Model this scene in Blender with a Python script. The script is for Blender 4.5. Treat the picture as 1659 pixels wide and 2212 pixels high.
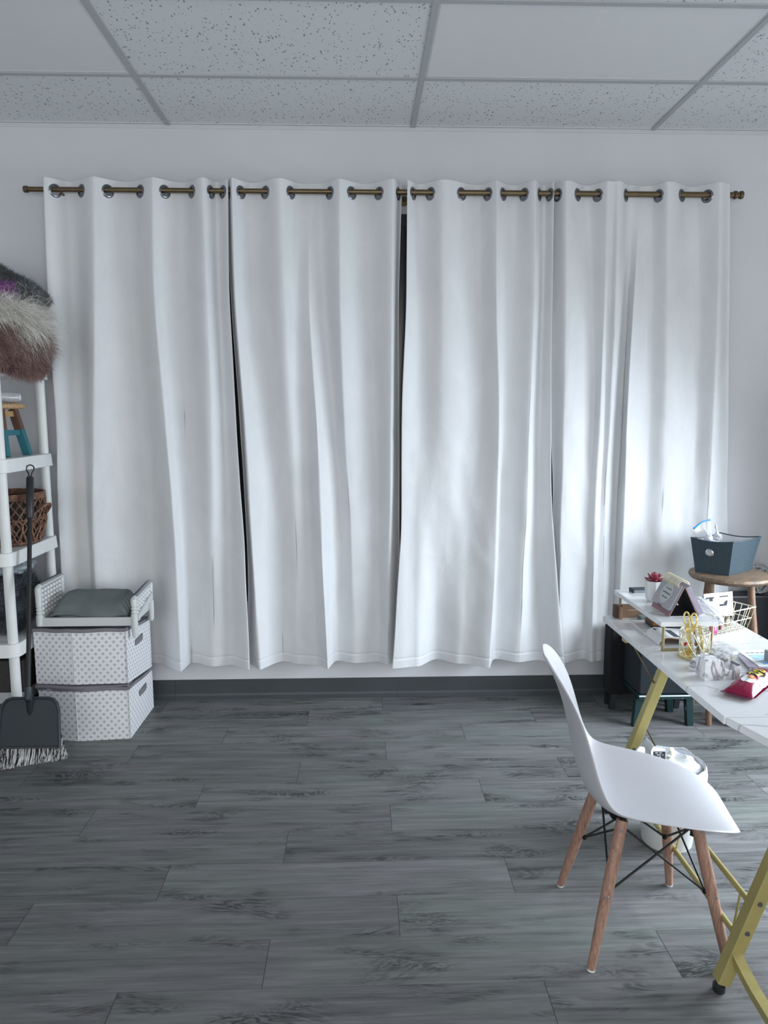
import bpy, math, random
from mathutils import Vector, Matrix, noise
R = math.radians
random.seed(7)
scene = bpy.context.scene
for o in list(bpy.data.objects):
    bpy.data.objects.remove(o)

# ------------------------------------------------------------------ camera
F_PX, PITCH, YAW, ROLL, CAM_H = 1597.1, 0.13404, 0.032197, -0.00129, 1.5618
W, H = 1659.0, 2212.0
cd = bpy.data.cameras.new('camera')
cam = bpy.data.objects.new('camera', cd)
scene.collection.objects.link(cam)
cy, sy, cp, sp = math.cos(YAW), math.sin(YAW), math.cos(PITCH), math.sin(PITCH)
FW = Vector((sy * cp, cy * cp, -sp))
RT = Vector((cy, -sy, 0))
UP = RT.cross(FW)
cr, sr = math.cos(ROLL), math.sin(ROLL)
RT, UP = RT * cr + UP * sr, UP * cr - RT * sr
cam.matrix_world = Matrix(((RT.x, UP.x, -FW.x, 0), (RT.y, UP.y, -FW.y, 0), (RT.z, UP.z, -FW.z, CAM_H), (0, 0, 0, 1)))
cd.sensor_fit = 'VERTICAL'
cd.sensor_height = 36.0
cd.lens = F_PX / H * 36.0
cd.clip_start = 0.05
scene.camera = cam
EYE = Vector((0, 0, CAM_H))


def at(px, py, x=None, y=None, z=None):
    """World point seen at a photo pixel, at a known x, y or z."""
    d = FW + RT * ((px - W / 2) / F_PX) - UP * ((py - H / 2) / F_PX)
    if x is not None: t = (x - EYE.x) / d.x
    elif y is not None: t = (y - EYE.y) / d.y
    else: t = (z - EYE.z) / d.z
    return EYE + d * t


# ------------------------------------------------------------------ light
WALL_Y, CEIL_Z, LEFT_X, RIGHT_X, REAR_Y = 3.9334, 2.984, -2.62, 3.05, -3.2
scene.view_settings.view_transform = 'Standard'
scene.view_settings.look = 'None'
scene.view_settings.gamma = 1.0
scene.view_settings.exposure = 0.42
scene.view_settings.use_curve_mapping = False
w = bpy.data.worlds.new('sky')
scene.world = w
w.use_nodes = True
bg = w.node_tree.nodes['Background']
bg.inputs[0].default_value = (0.99, 1.0, 0.99, 1)
bg.inputs[1].default_value = 0.95


def area(name, loc, target, sx, sz, power, col, spread=math.pi):
    ld = bpy.data.lights.new(name, 'AREA')
    ld.shape = 'RECTANGLE'; ld.size = sx; ld.size_y = sz; ld.energy = power; ld.color = col; ld.spread = spread
    ob = bpy.data.objects.new(name, ld)
    scene.collection.objects.link(ob)
    ob.location = loc
    ob.rotation_euler = (Vector(target) - Vector(loc)).to_track_quat('-Z', 'Y').to_euler()
    return ob


area('window_daylight', (3.16, 2.45, 1.10), (0.0, 2.30, -1.6), 1.6, 1.6, 80, (0.80, 0.90, 1.0), 2.6)
area('storefront_daylight', (0.2, -3.3, 1.5), (0.0, 3.0, 1.45), 5.0, 2.4, 60, (1.0, 1.0, 0.99))


# ------------------------------------------------------------------ materials
def srgb(r, g, b):
    f = lambda c: (c / 255 / 12.92) if c / 255 <= 0.04045 else ((c / 255 + 0.055) / 1.055) ** 2.4
    return (f(r), f(g), f(b), 1.0)


class G:
    """small helper around a material's node tree"""
    def __init__(s, name, rough=0.5, metal=0.0, spec=0.5):
        s.m = bpy.data.materials.new(name); s.m.use_nodes = True
        s.t = s.m.node_tree; s.b = s.t.nodes['Principled BSDF']
        s.b.inputs['Roughness'].default_value = rough
        s.b.inputs['Metallic'].default_value = metal
        s.b.inputs['Specular IOR Level'].default_value = spec
        s._tc = None

    def n(s, typ, **kw):
        x = s.t.nodes.new(typ)
        for k, v in kw.items(): setattr(x, k, v)
        return x

    def link(s, a, b): s.t.links.new(a, b)

    def tc(s, what='Object'):
        if s._tc is None: s._tc = s.n('ShaderNodeTexCoord')
        return s._tc.outputs[what]

    def put(s, sock, v):
        if isinstance(v, (int, float)): sock.default_value = v
        elif isinstance(v, tuple): sock.default_value = v
        else: s.link(v, sock)

    def ma(s, op, a, b=0.0, c=None):
        x = s.n('ShaderNodeMath', operation=op)
        s.put(x.inputs[0], a); s.put(x.inputs[1], b)
        if c is not None: s.put(x.inputs[2], c)
        return x.outputs[0]

    def mapping(s, scale=(1, 1, 1), rot=(0, 0, 0), what='Object', loc=(0, 0, 0)):
        x = s.n('ShaderNodeMapping')
        x.inputs['Scale'].default_value = scale; x.inputs['Rotation'].default_value = rot; x.inputs['Location'].default_value = loc
        s.link(s.tc(what), x.inputs['Vector'])
        return x.outputs[0]

    def noise(s, vec, scale, detail=4, rough=0.55, dist=0.0):
        x = s.n('ShaderNodeTexNoise')
        x.inputs['Scale'].default_value = scale; x.inputs['Detail'].default_value = detail
        x.inputs['Roughness'].default_value = rough; x.inputs['Distortion'].default_value = dist
        if vec is not None: s.link(vec, x.inputs['Vector'])
        return x.outputs[0]

    def ramp(s, fac, stops):
        x = s.n('ShaderNodeValToRGB')
        e = x.color_ramp.elements
        while len(e) < len(stops): e.new(0.5)
        for i, (p, c) in enumerate(stops):
            e[i].position = p; e[i].color = c
        s.put(x.inputs[0], fac)
        return x.outputs[0]

    def mix(s, fac, a, b):
        x = s.n('ShaderNodeMix', data_type='RGBA')
        s.put(x.inputs[0], fac); s.put(x.inputs[6], a); s.put(x.inputs[7], b)
        return x.outputs[2]

    def xyz(s, v):
        x = s.n('ShaderNodeSeparateXYZ'); s.link(v, x.inputs[0]); return x.outputs

    def color(s, v): s.put(s.b.inputs['Base Color'], v); return s

    def bump(s, h, strength=0.2, dist=0.002):
        x = s.n('ShaderNodeBump')
        x.inputs['Strength'].default_value = strength; x.inputs['Distance'].default_value = dist
        s.link(h, x.inputs['Height']); s.link(x.outputs[0], s.b.inputs['Normal'])
        return s


def plain(name, col, rough=0.5, metal=0.0, vary=0.08, vs=14, bump=0.0, bs=200, spec=0.5):
    g = G(name, rough, metal, spec)
    c = srgb(*col)
    nz = g.noise(g.tc(), vs, 3)
    d = tuple(x * (1 - vary) for x in c[:3]) + (1,)
    u = tuple(min(1, x * (1 + vary)) for x in c[:3]) + (1,)
    g.color(g.ramp(nz, [(0.3, d), (0.7, u)]))
    if bump: g.bump(g.noise(g.tc(), bs, 2), bump, 0.001)
    return g.m


M = {}
M['wall'] = plain('wall_paint', (212, 214, 219), 0.75, bump=0.12, bs=260, vary=0.02, vs=3)
M['white_trim'] = plain('white_trim', (205, 208, 212), 0.6, vary=0.02)
M['grid'] = plain('ceiling_grid_metal', (176, 180, 184), 0.5, vary=0.02)
M['base'] = plain('vinyl_cove_base', (62, 67, 71), 0.5, vary=0.06, vs=5)
M['bronze'] = plain('antique_bronze', (112, 98, 76), 0.38, 0.85, vary=0.1, vs=40)
M['nickel'] = plain('brushed_nickel', (128, 130, 136), 0.28, 0.9, vary=0.05)
M['chrome'] = plain('chrome', (205, 207, 210), 0.12, 1.0, vary=0.02)
M['white_plastic'] = plain('white_plastic', (226, 229, 228), 0.45, vary=0.03, vs=8)
M['chair_white'] = plain('white_polypropylene', (208, 208, 213), 0.42, vary=0.015)
M['black_steel'] = plain('black_steel', (30, 31, 34), 0.45, 0.3)
M['black_plastic'] = plain('black_plastic', (34, 37, 42), 0.42)
M['pan'] = plain('dark_grey_plastic', (40, 48, 55), 0.4, vary=0.05)
M['gold'] = plain('brushed_gold', (174, 162, 104), 0.42, 0.25, vary=0.06, vs=20)
M['gold_shiny'] = plain('polished_gold', (232, 210, 130), 0.24, 0.75, vary=0.05)
M['riser_gold'] = plain('dull_gold_bar', (158, 146, 110), 0.42, 0.35, vary=0.06)
M['cream_wire'] = plain('pale_gold_wire', (225, 220, 196), 0.35, 0.4, vary=0.05)
M['black_fabric'] = plain('black_upholstery', (17, 20, 23), 1.0, vary=0.15, vs=60, bump=0.4, bs=500)
M['slate_fabric'] = plain('slate_fabric', (29, 36, 41), 1.0, vary=0.15, vs=60, bump=0.4, bs=500)
M['grey_cloth'] = plain('grey_green_cloth', (108, 116, 116), 0.95, vary=0.1, vs=9, bump=0.3, bs=400)
M['grey_band'] = plain('grey_binding', (124, 122, 128), 0.8, vary=0.08)
M['paper'] = plain('white_paper', (236, 238, 240), 0.8, vary=0.02)
M['grey_paper'] = plain('grey_card', (148, 150, 156), 0.75, vary=0.05)
M['lilac_paper'] = plain('lilac_grey_pages', (166, 160, 176), 0.75, vary=0.08, vs=60)
M['pink_card'] = plain('dusty_pink_card', (160, 126, 134), 0.75, vary=0.05)
M['kraft'] = plain('kraft_card', (150, 122, 100), 0.85, vary=0.1, vs=30)
M['dark_kraft'] = plain('dark_brown_card', (88, 72, 66), 0.85, vary=0.1)
M['floral'] = plain('pale_floral_cover', (206, 206, 204), 0.6, vary=0.16, vs=90)
M['orange'] = plain('tan_orange_cover', (168, 108, 44), 0.6, vary=0.12, vs=30)
M['dark_grey'] = plain('dark_grey_card', (62, 68, 74), 0.7)
M['slate_book'] = plain('blue_grey_cover', (132, 144, 152), 0.6, vary=0.06)
M['sage'] = plain('sage_grey_pad', (128, 142, 142), 0.7, vary=0.06)
M['ink'] = plain('dark_ink', (44, 48, 56), 0.7)
M['soft_ink'] = plain('soft_grey_ink', (96, 102, 108), 0.7)
M['red_ink'] = plain('plum_ink', (122, 94, 104), 0.7)
M['oval'] = plain('pale_grey_oval', (198, 204, 205), 0.75, vary=0.02)
M['cal_cover'] = plain('mauve_grey_cover', (178, 176, 182), 0.7, vary=0.05)
M['crimson'] = plain('crimson_foil', (142, 14, 62), 0.26, vary=0.12, vs=20)
M['crimson_dark'] = plain('plum_foil', (92, 14, 56), 0.26)
M['yellow'] = plain('yellow_print', (240, 222, 70), 0.4)
M['navy'] = plain('dark_oval_print', (36, 32, 40), 0.4)
M['cracker'] = plain('cracker_print', (196, 128, 74), 0.5, vary=0.3, vs=90)
M['magenta'] = plain('magenta_wrap', (206, 34, 126), 0.4)
M['maroon'] = plain('maroon_wrap', (96, 22, 44), 0.5)
M['red'] = plain('red_print', (200, 30, 52), 0.5)
M['blue_zip'] = plain('bright_blue_plastic', (28, 140, 226), 0.35, vary=0.05)
M['teal_paint'] = plain('teal_paint', (44, 112, 124), 0.6, vary=0.08)
M['lining'] = plain('pale_lining', (200, 203, 206), 0.85)
M['pot'] = plain('white_ceramic', (224, 227, 228), 0.35, vary=0.02)
M['bead'] = None
M['soil'] = plain('dark_soil', (50, 34, 36), 0.95)
M['silver_wrap'] = plain('silver_white_wrap', (204, 206, 214), 0.3, 0.2, vary=0.12, vs=25)
M['grey_yarn'] = plain('grey_white_cord', (166, 168, 170), 0.9, vary=0.15, vs=60)
M['gap_shade_pane'] = plain('curtain_gap_shade', (12, 14, 18), 0.2)  # near-black: the shade between the curtain panels is put into this colour
M['amber'] = plain('amber_label', (112, 96, 74), 0.4, vary=0.2)


def wood(name, light, dark, scale=(3, 3, 30), rough=0.5):
    g = G(name, rough)
    v = g.mapping(scale)
    nz = g.noise(v, 5, 5, 0.6, 0.6)
    g.color(g.ramp(nz, [(0.32, srgb(*dark)), (0.68, srgb(*light))]))
    g.bump(nz, 0.12, 0.001)
    return g.m


M['beech'] = wood('reddish_beech', (174, 138, 120), (130, 98, 84), (30, 30, 3))
M['stool_wood'] = wood('honey_wood', (142, 112, 90), (92, 70, 56), (30, 30, 4))
M['seat_wood'] = wood('worn_seat_wood', (150, 126, 104), (92, 80, 70), (4, 26, 8))
M['brown_wood'] = wood('brown_wood', (120, 84, 68), (76, 50, 42), (30, 30, 4))
M['pale_wood'] = wood('pale_wood', (206, 172, 122), (156, 120, 82), (4, 24, 24))
M['dark_wood'] = wood('dark_brown_wood', (70, 58, 46), (38, 32, 28), (20, 20, 5))
M['wicker'] = wood('brown_wicker', (150, 112, 90), (74, 50, 40), (12, 12, 12), 0.6)
M['dark_wicker'] = wood('dark_wicker', (62, 58, 56), (26, 25, 26), (40, 40, 40), 0.7)


def chipped(name, base, chip, amount=0.64, scale=34, rough=0.5):
    g = G(name, rough)
    nz = g.noise(g.tc(), scale, 5, 0.65)
    g.color(g.ramp(nz, [(0.0, srgb(*base)), (amount, srgb(*base)), (amount + 0.015, srgb(*chip)), (1, srgb(*chip))]))
    return g.m


M['green_paint'] = chipped('chipped_green_paint', (20, 48, 50), (196, 200, 198), 0.69, 30, 0.4)
M['bead'] = chipped('chipped_white_beads', (222, 225, 224), (40, 36, 36), 0.68, 46, 0.45)
M['bed_white'] = chipped('worn_white_paint', (208, 212, 212), (60, 58, 58), 0.78, 30, 0.5)


def marble(name, base, vein, scale, thin, rough=0.25, rot=(0.3, 0.2, 0.6), stretch=(1, 1, 1), det=2.2):
    g = G(name, rough)
    v = g.mapping(stretch, rot)
    nz = g.noise(v, scale, det, 0.5, 1.0)
    r = g.ma('ABSOLUTE', g.ma('SUBTRACT', nz, 0.5))
    n2 = g.noise(g.mapping((1, 1, 1), (0, 0, 1)), scale * 0.6, 2)
    lim = g.ma('MULTIPLY', n2, thin)
    k = g.ma('DIVIDE', r, lim)
    b, ve = srgb(*base), srgb(*vein)
    g.color(g.ramp(k, [(0.0, ve), (0.5, tuple((x + y) / 2 for x, y in zip(b, ve))), (1.0, b)]))
    return g.m


M['marble_top'] = marble('marble_laminate', (232, 234, 236), (186, 187, 191), 2.6, 0.020, 0.16, (0, 0, 0.6), (0.40, 1.8, 1))
M['marble_block'] = marble('veined_marble', (236, 237, 240), (142, 138, 148), 17, 0.16, 0.2, (0.2, 0.5, 0.2), (1.5, 1, 0.45), 3)

# ceiling tile with pin holes and fissures
g = G('perforated_ceiling_tile', 0.9)
v = g.mapping((1, 0.55, 1), (0, 0, 0.5))
vo = g.n('ShaderNodeTexVoronoi'); vo.inputs['Scale'].default_value = 76
dn = g.n('ShaderNodeVectorMath', operation='ADD')
nn = g.n('ShaderNodeTexNoise'); nn.inputs['Scale'].default_value = 90
g.link(v, nn.inputs['Vector'])
sc = g.n('ShaderNodeVectorMath', operation='SCALE'); sc.inputs['Scale'].default_value = 0.010
g.link(nn.outputs['Color'], sc.inputs[0]); g.link(v, dn.inputs[0]); g.link(sc.outputs[0], dn.inputs[1])
g.link(dn.outputs[0], vo.inputs['Vector'])
sz = g.ma('MULTIPLY', g.noise(v, 45, 1), 0.5)
hole = g.ma('LESS_THAN', vo.outputs['Distance'], g.ma('SUBTRACT', sz, 0.03))
keep = g.ma('GREATER_THAN', g.noise(v, 30, 3), 0.44)
hole = g.ma('MULTIPLY', hole, keep)
g.color(g.mix(hole, srgb(222, 226, 229), srgb(150, 154, 158)))
g.bump(g.ma('SUBTRACT', g.noise(v, 150, 3), hole), 0.25, 0.002)
M['tile'] = g.m
M['diffuser'] = plain('frosted_light_lens', (226, 228, 231), 0.35, vary=0.01, bump=0.06, bs=300)

# floor: grey wood planks along x, a third-length stagger
g = G('grey_plank_floor', 0.42, 0.0, 0.45)
X, Y, Z = g.xyz(g.tc('Object'))[0:3]
row = g.ma('FLOOR', g.ma('DIVIDE', g.ma('SUBTRACT', Y, 1.84), 0.19))
fy = g.ma('FRACT', g.ma('DIVIDE', g.ma('SUBTRACT', Y, 1.84), 0.19))
xs = g.ma('DIVIDE', g.ma('SUBTRACT', g.ma('ADD', X, 0.277), g.ma('MULTIPLY', row, 0.389)), 1.167)
col = g.ma('FLOOR', xs)
fx = g.ma('FRACT', xs)
wn = g.n('ShaderNodeTexWhiteNoise', noise_dimensions='2D')
cb = g.n('ShaderNodeCombineXYZ'); g.link(row, cb.inputs[0]); g.link(col, cb.inputs[1]); g.link(cb.outputs[0], wn.inputs['Vector'])
rnd = wn.outputs['Value']
pc = g.n('ShaderNodeCombineXYZ')
g.link(g.ma('ADD', X, g.ma('MULTIPLY', rnd, 37.0)), pc.inputs[0])
g.link(g.ma('MULTIPLY', Y, 1.0), pc.inputs[1])
g.link(g.ma('MULTIPLY', rnd, 11.0), pc.inputs[2])


def sv(vec, s):
    x = g.n('ShaderNodeMapping'); x.inputs['Scale'].default_value = s; g.link(vec, x.inputs['Vector']); return x.outputs[0]


pv = pc.outputs[0]
big = g.noise(sv(pv, (1.3, 5.0, 1)), 1.6, 4, 0.6, 1.4)          # cathedral figure
ringm = g.ma('FRACT', g.ma('MULTIPLY', big, 13.0))
rings = g.ma('ABSOLUTE', g.ma('SUBTRACT', ringm, 0.5))
knot = g.noise(sv(pv, (2.2, 7.0, 1)), 1.5, 2, 0.5, 0.3)
knm = g.n('ShaderNodeMapRange'); g.link(knot, knm.inputs[0])
knm.inputs[1].default_value = 0.53; knm.inputs[2].default_value = 0.72
grain = g.noise(sv(pv, (4.0, 110.0, 1)), 1.0, 5, 0.65)
fine = g.noise(sv(pv, (2.0, 26.0, 1)), 1.4, 4, 0.6, 0.4)
patch = g.noise(sv(pv, (1.2, 3.0, 1)), 1.2, 3)
val = g.ma('ADD', g.ma('MULTIPLY', grain, 0.26), g.ma('MULTIPLY', fine, 0.44))
val = g.ma('ADD', val, g.ma('MULTIPLY', g.ma('MULTIPLY', g.ma('SUBTRACT', rings, 0.25), knm.outputs[0]), 0.6))
val = g.ma('SUBTRACT', val, g.ma('MULTIPLY', knm.outputs[0], 0.13))
val = g.ma('ADD', val, g.ma('MULTIPLY', g.ma('SUBTRACT', rnd, 0.5), 0.10))
base = g.ramp(val, [(0.15, srgb(58, 60, 61)), (0.32, srgb(103, 106, 106)), (0.46, srgb(127, 130, 130)), (0.66, srgb(168, 170, 170))])
tint = g.ramp(patch, [(0.38, (0.97, 1.02, 0.97, 1)), (0.62, (1.05, 0.98, 1.01, 1))])
mx = g.n('ShaderNodeMix', data_type='RGBA', blend_type='MULTIPLY'); mx.inputs[0].default_value = 1.0
g.link(base, mx.inputs[6]); g.link(tint, mx.inputs[7])
seam_y = g.ma('LESS_THAN', g.ma('MINIMUM', fy, g.ma('SUBTRACT', 1.0, fy)), 0.0045)
seam_x = g.ma('LESS_THAN', g.ma('MINIMUM', fx, g.ma('SUBTRACT', 1.0, fx)), 0.0011)
g.color(g.mix(g.ma('MAXIMUM', g.ma('MULTIPLY', seam_y, 0.35), g.ma('MULTIPLY', seam_x, 0.75)), mx.outputs[2], srgb(30, 33, 36)))
g.put(g.b.inputs['Roughness'], g.ma('ADD', 0.36, g.ma('MULTIPLY', fine, 0.22)))
g.bump(val, 0.12, 0.002)
M['floor'] = g.m

# curtain fabric
g = G('white_blackout_curtain', 0.62, 0.0, 0.35)
g.b.inputs['Sheen Weight'].default_value = 0.12
wv = g.noise(g.mapping((1, 1, 0.35)), 420, 2)
cre = g.noise(g.mapping((3.2, 3.2, 1.6)), 2.4, 4, 0.55, 0.8)
g.color(g.ramp(cre, [(0.3, srgb(216, 219, 222)), (0.7, srgb(224, 226, 229))]))
b1 = g.n('ShaderNodeBump'); b1.inputs['Strength'].default_value = 0.10; b1.inputs['Distance'].default_value = 0.001
g.link(wv, b1.inputs['Height'])
b2 = g.n('ShaderNodeBump'); b2.inputs['Strength'].default_value = 0.35; b2.inputs['Distance'].default_value = 0.012
g.link(cre, b2.inputs['Height']); g.link(b1.outputs[0], b2.inputs['Normal']); g.link(b2.outputs[0], g.b.inputs['Normal'])
M['curtain'] = g.m

# storage box cloth: staggered small flower medallions, driven by UV in metres
g = G('printed_box_cloth', 0.85)
uu, vv = g.xyz(g.tc('UV'))[0:2]


def motif(ou, ov, DX=0.0335, DY=0.0375):
    a = g.ma('MULTIPLY', g.ma('SUBTRACT', g.ma('FRACT', g.ma('ADD', g.ma('DIVIDE', uu, DX), ou)), 0.5), DX)
    b = g.ma('MULTIPLY', g.ma('SUBTRACT', g.ma('FRACT', g.ma('ADD', g.ma('DIVIDE', vv, DY), ov)), 0.5), DY)
    man = g.ma('ADD', g.ma('ABSOLUTE', a), g.ma('ABSOLUTE', b))
    th = g.ma('ARCTAN2', a, b)
    pet = g.ma('MULTIPLY', g.ma('COSINE', g.ma('MULTIPLY', th, 8.0)), 0.0014)
    on = g.ma('LESS_THAN', man, g.ma('ADD', 0.0080, pet))
    hol = g.ma('LESS_THAN', man, 0.0012)
    return g.ma('SUBTRACT', on, hol)


mm = g.ma('MAXIMUM', motif(0.0, 0.0), motif(0.5, 0.5))
g.color(g.mix(mm, srgb(230, 231, 235), srgb(178, 180, 185)))
g.bump(g.noise(g.tc(), 500, 2), 0.15, 0.001)
M['box_cloth'] = g.m

# woven teal basket
g = G('woven_teal_paper', 0.8)
uu, vv = g.xyz(g.tc('UV'))[0:2]
wa = g.ma('SINE', g.ma('MULTIPLY', g.ma('ADD', uu, vv), 560))
wb = g.ma('SINE', g.ma('MULTIPLY', g.ma('SUBTRACT', uu, vv), 560))
ww = g.ma('MULTIPLY', wa, wb)
g.color(g.ramp(ww, [(0.3, srgb(46, 62, 72)), (0.7, srgb(84, 104, 114))]))
g.bump(ww, 0.6, 0.002)
M['teal_weave'] = g.m

# clear film
g = G('clear_film', 0.12)
tr = g.n('ShaderNodeBsdfTransparent'); gl = g.n('ShaderNodeBsdfGlossy'); gl.inputs['Roughness'].default_value = 0.12
df = g.n('ShaderNodeBsdfDiffuse'); df.inputs['Color'].default_value = (0.85, 0.87, 0.9, 1)
ms1 = g.n('ShaderNodeMixShader'); ms2 = g.n('ShaderNodeMixShader'); ms1.inputs[0].default_value = 0.35
fl = g.ma('ADD', 0.12, g.ma('MULTIPLY', g.noise(g.tc(), 30, 3, 0.6, 1.0), 0.42))
g.link(fl, ms2.inputs[0])
g.link(gl.outputs[0], ms1.inputs[1]); g.link(df.outputs[0], ms1.inputs[2])
g.link(tr.outputs[0], ms2.inputs[1]); g.link(ms1.outputs[0], ms2.inputs[2])
g.link(ms2.outputs[0], g.t.nodes['Material Output'].inputs['Surface'])
M['film'] = g.m


def furmat(name, a, b, sc=9):
    g = G(name, 0.75)
    nz = g.noise(g.tc(), sc, 5, 0.7)
    g.color(g.ramp(nz, [(0.33, srgb(*a)), (0.66, srgb(*b))]))
    return g.m


M['fur_grey'] = furmat('grey_fur', (62, 66, 70), (116, 120, 122))
M['fur_purple'] = furmat('mauve_fur', (138, 86, 146), (186, 140, 188))
M['fur_white'] = furmat('ivory_fur', (218, 216, 208), (246, 244, 238))
M['fur_brown'] = furmat('rosy_brown_fur', (120, 92, 90), (172, 142, 136))
M['fur_dark'] = furmat('charcoal_fur', (44, 48, 54), (92, 98, 106))
g = G('black_and_white_bristles', 0.6)
g.color(g.ramp(g.noise(g.mapping((260, 30, 4)), 1.0, 1), [(0.47, srgb(34, 34, 36)), (0.50, srgb(236, 237, 238))]))
M['bristle'] = g.m
M['teal_items'] = furmat('teal_white_items', (60, 120, 136), (214, 222, 224), 30)


# ------------------------------------------------------------------ mesh builder
class MB:
    def __init__(s, mat=None):
        s.v, s.f, s.uv, s.M = [], [], {}, (mat or Matrix.Identity(4))

    def add(s, vs, fs, uvs=None):
        o = len(s.v)
        s.v += [s.M @ Vector(p) for p in vs]
        for i, f in enumerate(fs):
            if uvs: s.uv[len(s.f)] = uvs[i]
            s.f.append(tuple(o + k for k in f))
        return s

    def box(s, a, b):
        x0, y0, z0 = a; x1, y1, z1 = b
        return s.add([(x0, y0, z0), (x1, y0, z0), (x1, y1, z0), (x0, y1, z0), (x0, y0, z1), (x1, y0, z1), (x1, y1, z1), (x0, y1, z1)],
                     [(0, 3, 2, 1), (4, 5, 6, 7), (0, 1, 5, 4), (1, 2, 6, 5), (2, 3, 7, 6), (3, 0, 4, 7)])

    def hexa(s, bot, top):
        n = len(bot)
        vs = list(bot) + list(top)
        fs = [tuple(range(n - 1, -1, -1)), tuple(range(n, 2 * n))]
        fs += [(i, (i + 1) % n, n + (i + 1) % n, n + i) for i in range(n)]
        return s.add(vs, fs)

    def prism(s, pts, z0, z1):
        return s.hexa([(x, y, z0) for x, y in pts], [(x, y, z1) for x, y in pts])

    def tube(s, pts, r, n=8, caps=True, closed=False):
        pts = [Vector(p) for p in pts]
        k = len(pts)
        rs = r if isinstance(r, (list, tuple)) else [r] * k
        vs, fs = [], []
        t0 = None; nx = None
        for i, p in enumerate(pts):
            if closed: t = pts[(i + 1) % k] - pts[i - 1]
            else: t = pts[min(i + 1, k - 1)] - pts[max(i - 1, 0)]
            t.normalize()
            if nx is None:
                nx = t.orthogonal().normalized()
            else:
                nx = (nx - t * nx.dot(t)).normalized()
            ny = t.cross(nx)
            for j in range(n):
                a = 2 * math.pi * j / n
                vs.append(p + (nx * math.cos(a) + ny * math.sin(a)) * rs[i])
        for i in range(k if closed else k - 1):
            for j in range(n):
                a, b = i * n, ((i + 1) % k) * n
                fs.append((a + j, a + (j + 1) % n, b + (j + 1) % n, b + j))
        if caps and not closed:
            fs.append(tuple(range(n - 1, -1, -1)))
            fs.append(tuple((k - 1) * n + j for j in range(n)))
        return s.add(vs, fs)

    def cyl(s, a, b, r0, r1=None, n=16): return s.tube([a, b], [r0, r0 if r1 is None else r1], n)

    def bar(s, a, b, wx, wy, ref=(0, 0, 1)):
        """rectangular bar from a to b; wx along ref-perpendicular, wy along the other side"""
        a, b = Vector(a), Vector(b)
        t = (b - a).normalized()
        u = t.cross(Vector(ref))
        u = t.orthogonal() if u.length < 1e-4 else u
        u.normalize(); q = u.cross(t).normalized()
        c = lambda p: [p - u * wx / 2 - q * wy / 2, p + u * wx / 2 - q * wy / 2, p + u * wx / 2 + q * wy / 2, p - u * wx / 2 + q * wy / 2]
        return s.hexa(c(a), c(b))

    def lathe(s, prof, c=(0, 0, 0), n=28, caps=True):
        vs, fs = [], []
        for r, z in prof:
            for j in range(n):
                a = 2 * math.pi * j / n
                vs.append((c[0] + r * math.cos(a), c[1] + r * math.sin(a), c[2] + z))
        for i in range(len(prof) - 1):
            for j in range(n):
                fs.append((i * n + j, i * n + (j + 1) % n, (i + 1) * n + (j + 1) % n, (i + 1) * n + j))
        if caps:
            fs.append(tuple(range(n - 1, -1, -1)))
            fs.append(tuple((len(prof) - 1) * n + j for j in range(n)))
        return s.add(vs, fs)

    def ball(s, c, r, n=12, m=8, f=None):
        rx, ry, rz = r if isinstance(r, (list, tuple)) else (r, r, r)
        vs, fs = [], []
        for i in range(m + 1):
            ph = math.pi * i / m
            for j in range(n):
                th = 2 * math.pi * j / n
                p = Vector((math.sin(ph) * math.cos(th), math.sin(ph) * math.sin(th), -math.cos(ph)))
                k = f(p) if f else 1.0
                vs.append((c[0] + p.x * rx * k, c[1] + p.y * ry * k, c[2] + p.z * rz * k))
        for i in range(m):
            for j in range(n):
                fs.append((i * n + j, i * n + (j + 1) % n, (i + 1) * n + (j + 1) % n, (i + 1) * n + j))
        return s.add(vs, fs)

    def grid(s, rows, uv=None, flip=False):
        n = len(rows[0])
        vs = [p for r in rows for p in r]
        fs, us = [], []
        for i in range(len(rows) - 1):
            for j in range(n - 1):
                q = (i * n + j, i * n + j + 1, (i + 1) * n + j + 1, (i + 1) * n + j)
                fs.append(q[::-1] if flip else q)
                if uv: us.append([uv[k // n][k % n] for k in fs[-1]])
        return s.add(vs, fs, us if uv else None)

    def build(s, name, mat, parent=None, smooth=False, bevel=0.0, subsurf=0, solid=0.0, seg=2, angle=40):
        me = bpy.data.meshes.new(name)
        root = parent
        while root is not None and root.parent is not None: root = root.parent
        off = root.location if root is not None else Vector((0, 0, 0))
        me.from_pydata([tuple(p - off) for p in s.v], [], s.f)
        if s.uv:
            l = me.uv_layers.new(name='UVMap')
            for fi, us in s.uv.items():
                for li, u in zip(me.polygons[fi].loop_indices, us): l.data[li].uv = u
        me.materials.append(mat)
        if smooth:
            for p in me.polygons: p.use_smooth = True
            if not subsurf:
                try: me.set_sharp_from_angle(angle=R(angle))
                except Exception: pass
        me.update()
        o = bpy.data.objects.new(name, me)
        scene.collection.objects.link(o)
        if parent is not None: o.parent = parent
        if solid:
            md = o.modifiers.new('thick', 'SOLIDIFY'); md.thickness = solid; md.offset = 0
        if bevel:
            md = o.modifiers.new('bevel', 'BEVEL'); md.width = bevel; md.segments = seg; md.limit_method = 'ANGLE'
        if subsurf:
            md = o.modifiers.new('smooth', 'SUBSURF'); md.levels = subsurf; md.render_levels = subsurf
        return o


def tag(o, label, cat, group=None):
    o['label'] = label; o['category'] = cat
    if group: o['group'] = group
    return o


def struct(o, label=None):
    o['kind'] = 'structure'
    if label: o['label'] = label
    return o


def thing(name, loc, label, cat, group=None):
    o = bpy.data.objects.new(name, None)
    o.empty_display_size = 0.05
    scene.collection.objects.link(o)
    o.location = loc
    return tag(o, label, cat, group)


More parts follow.
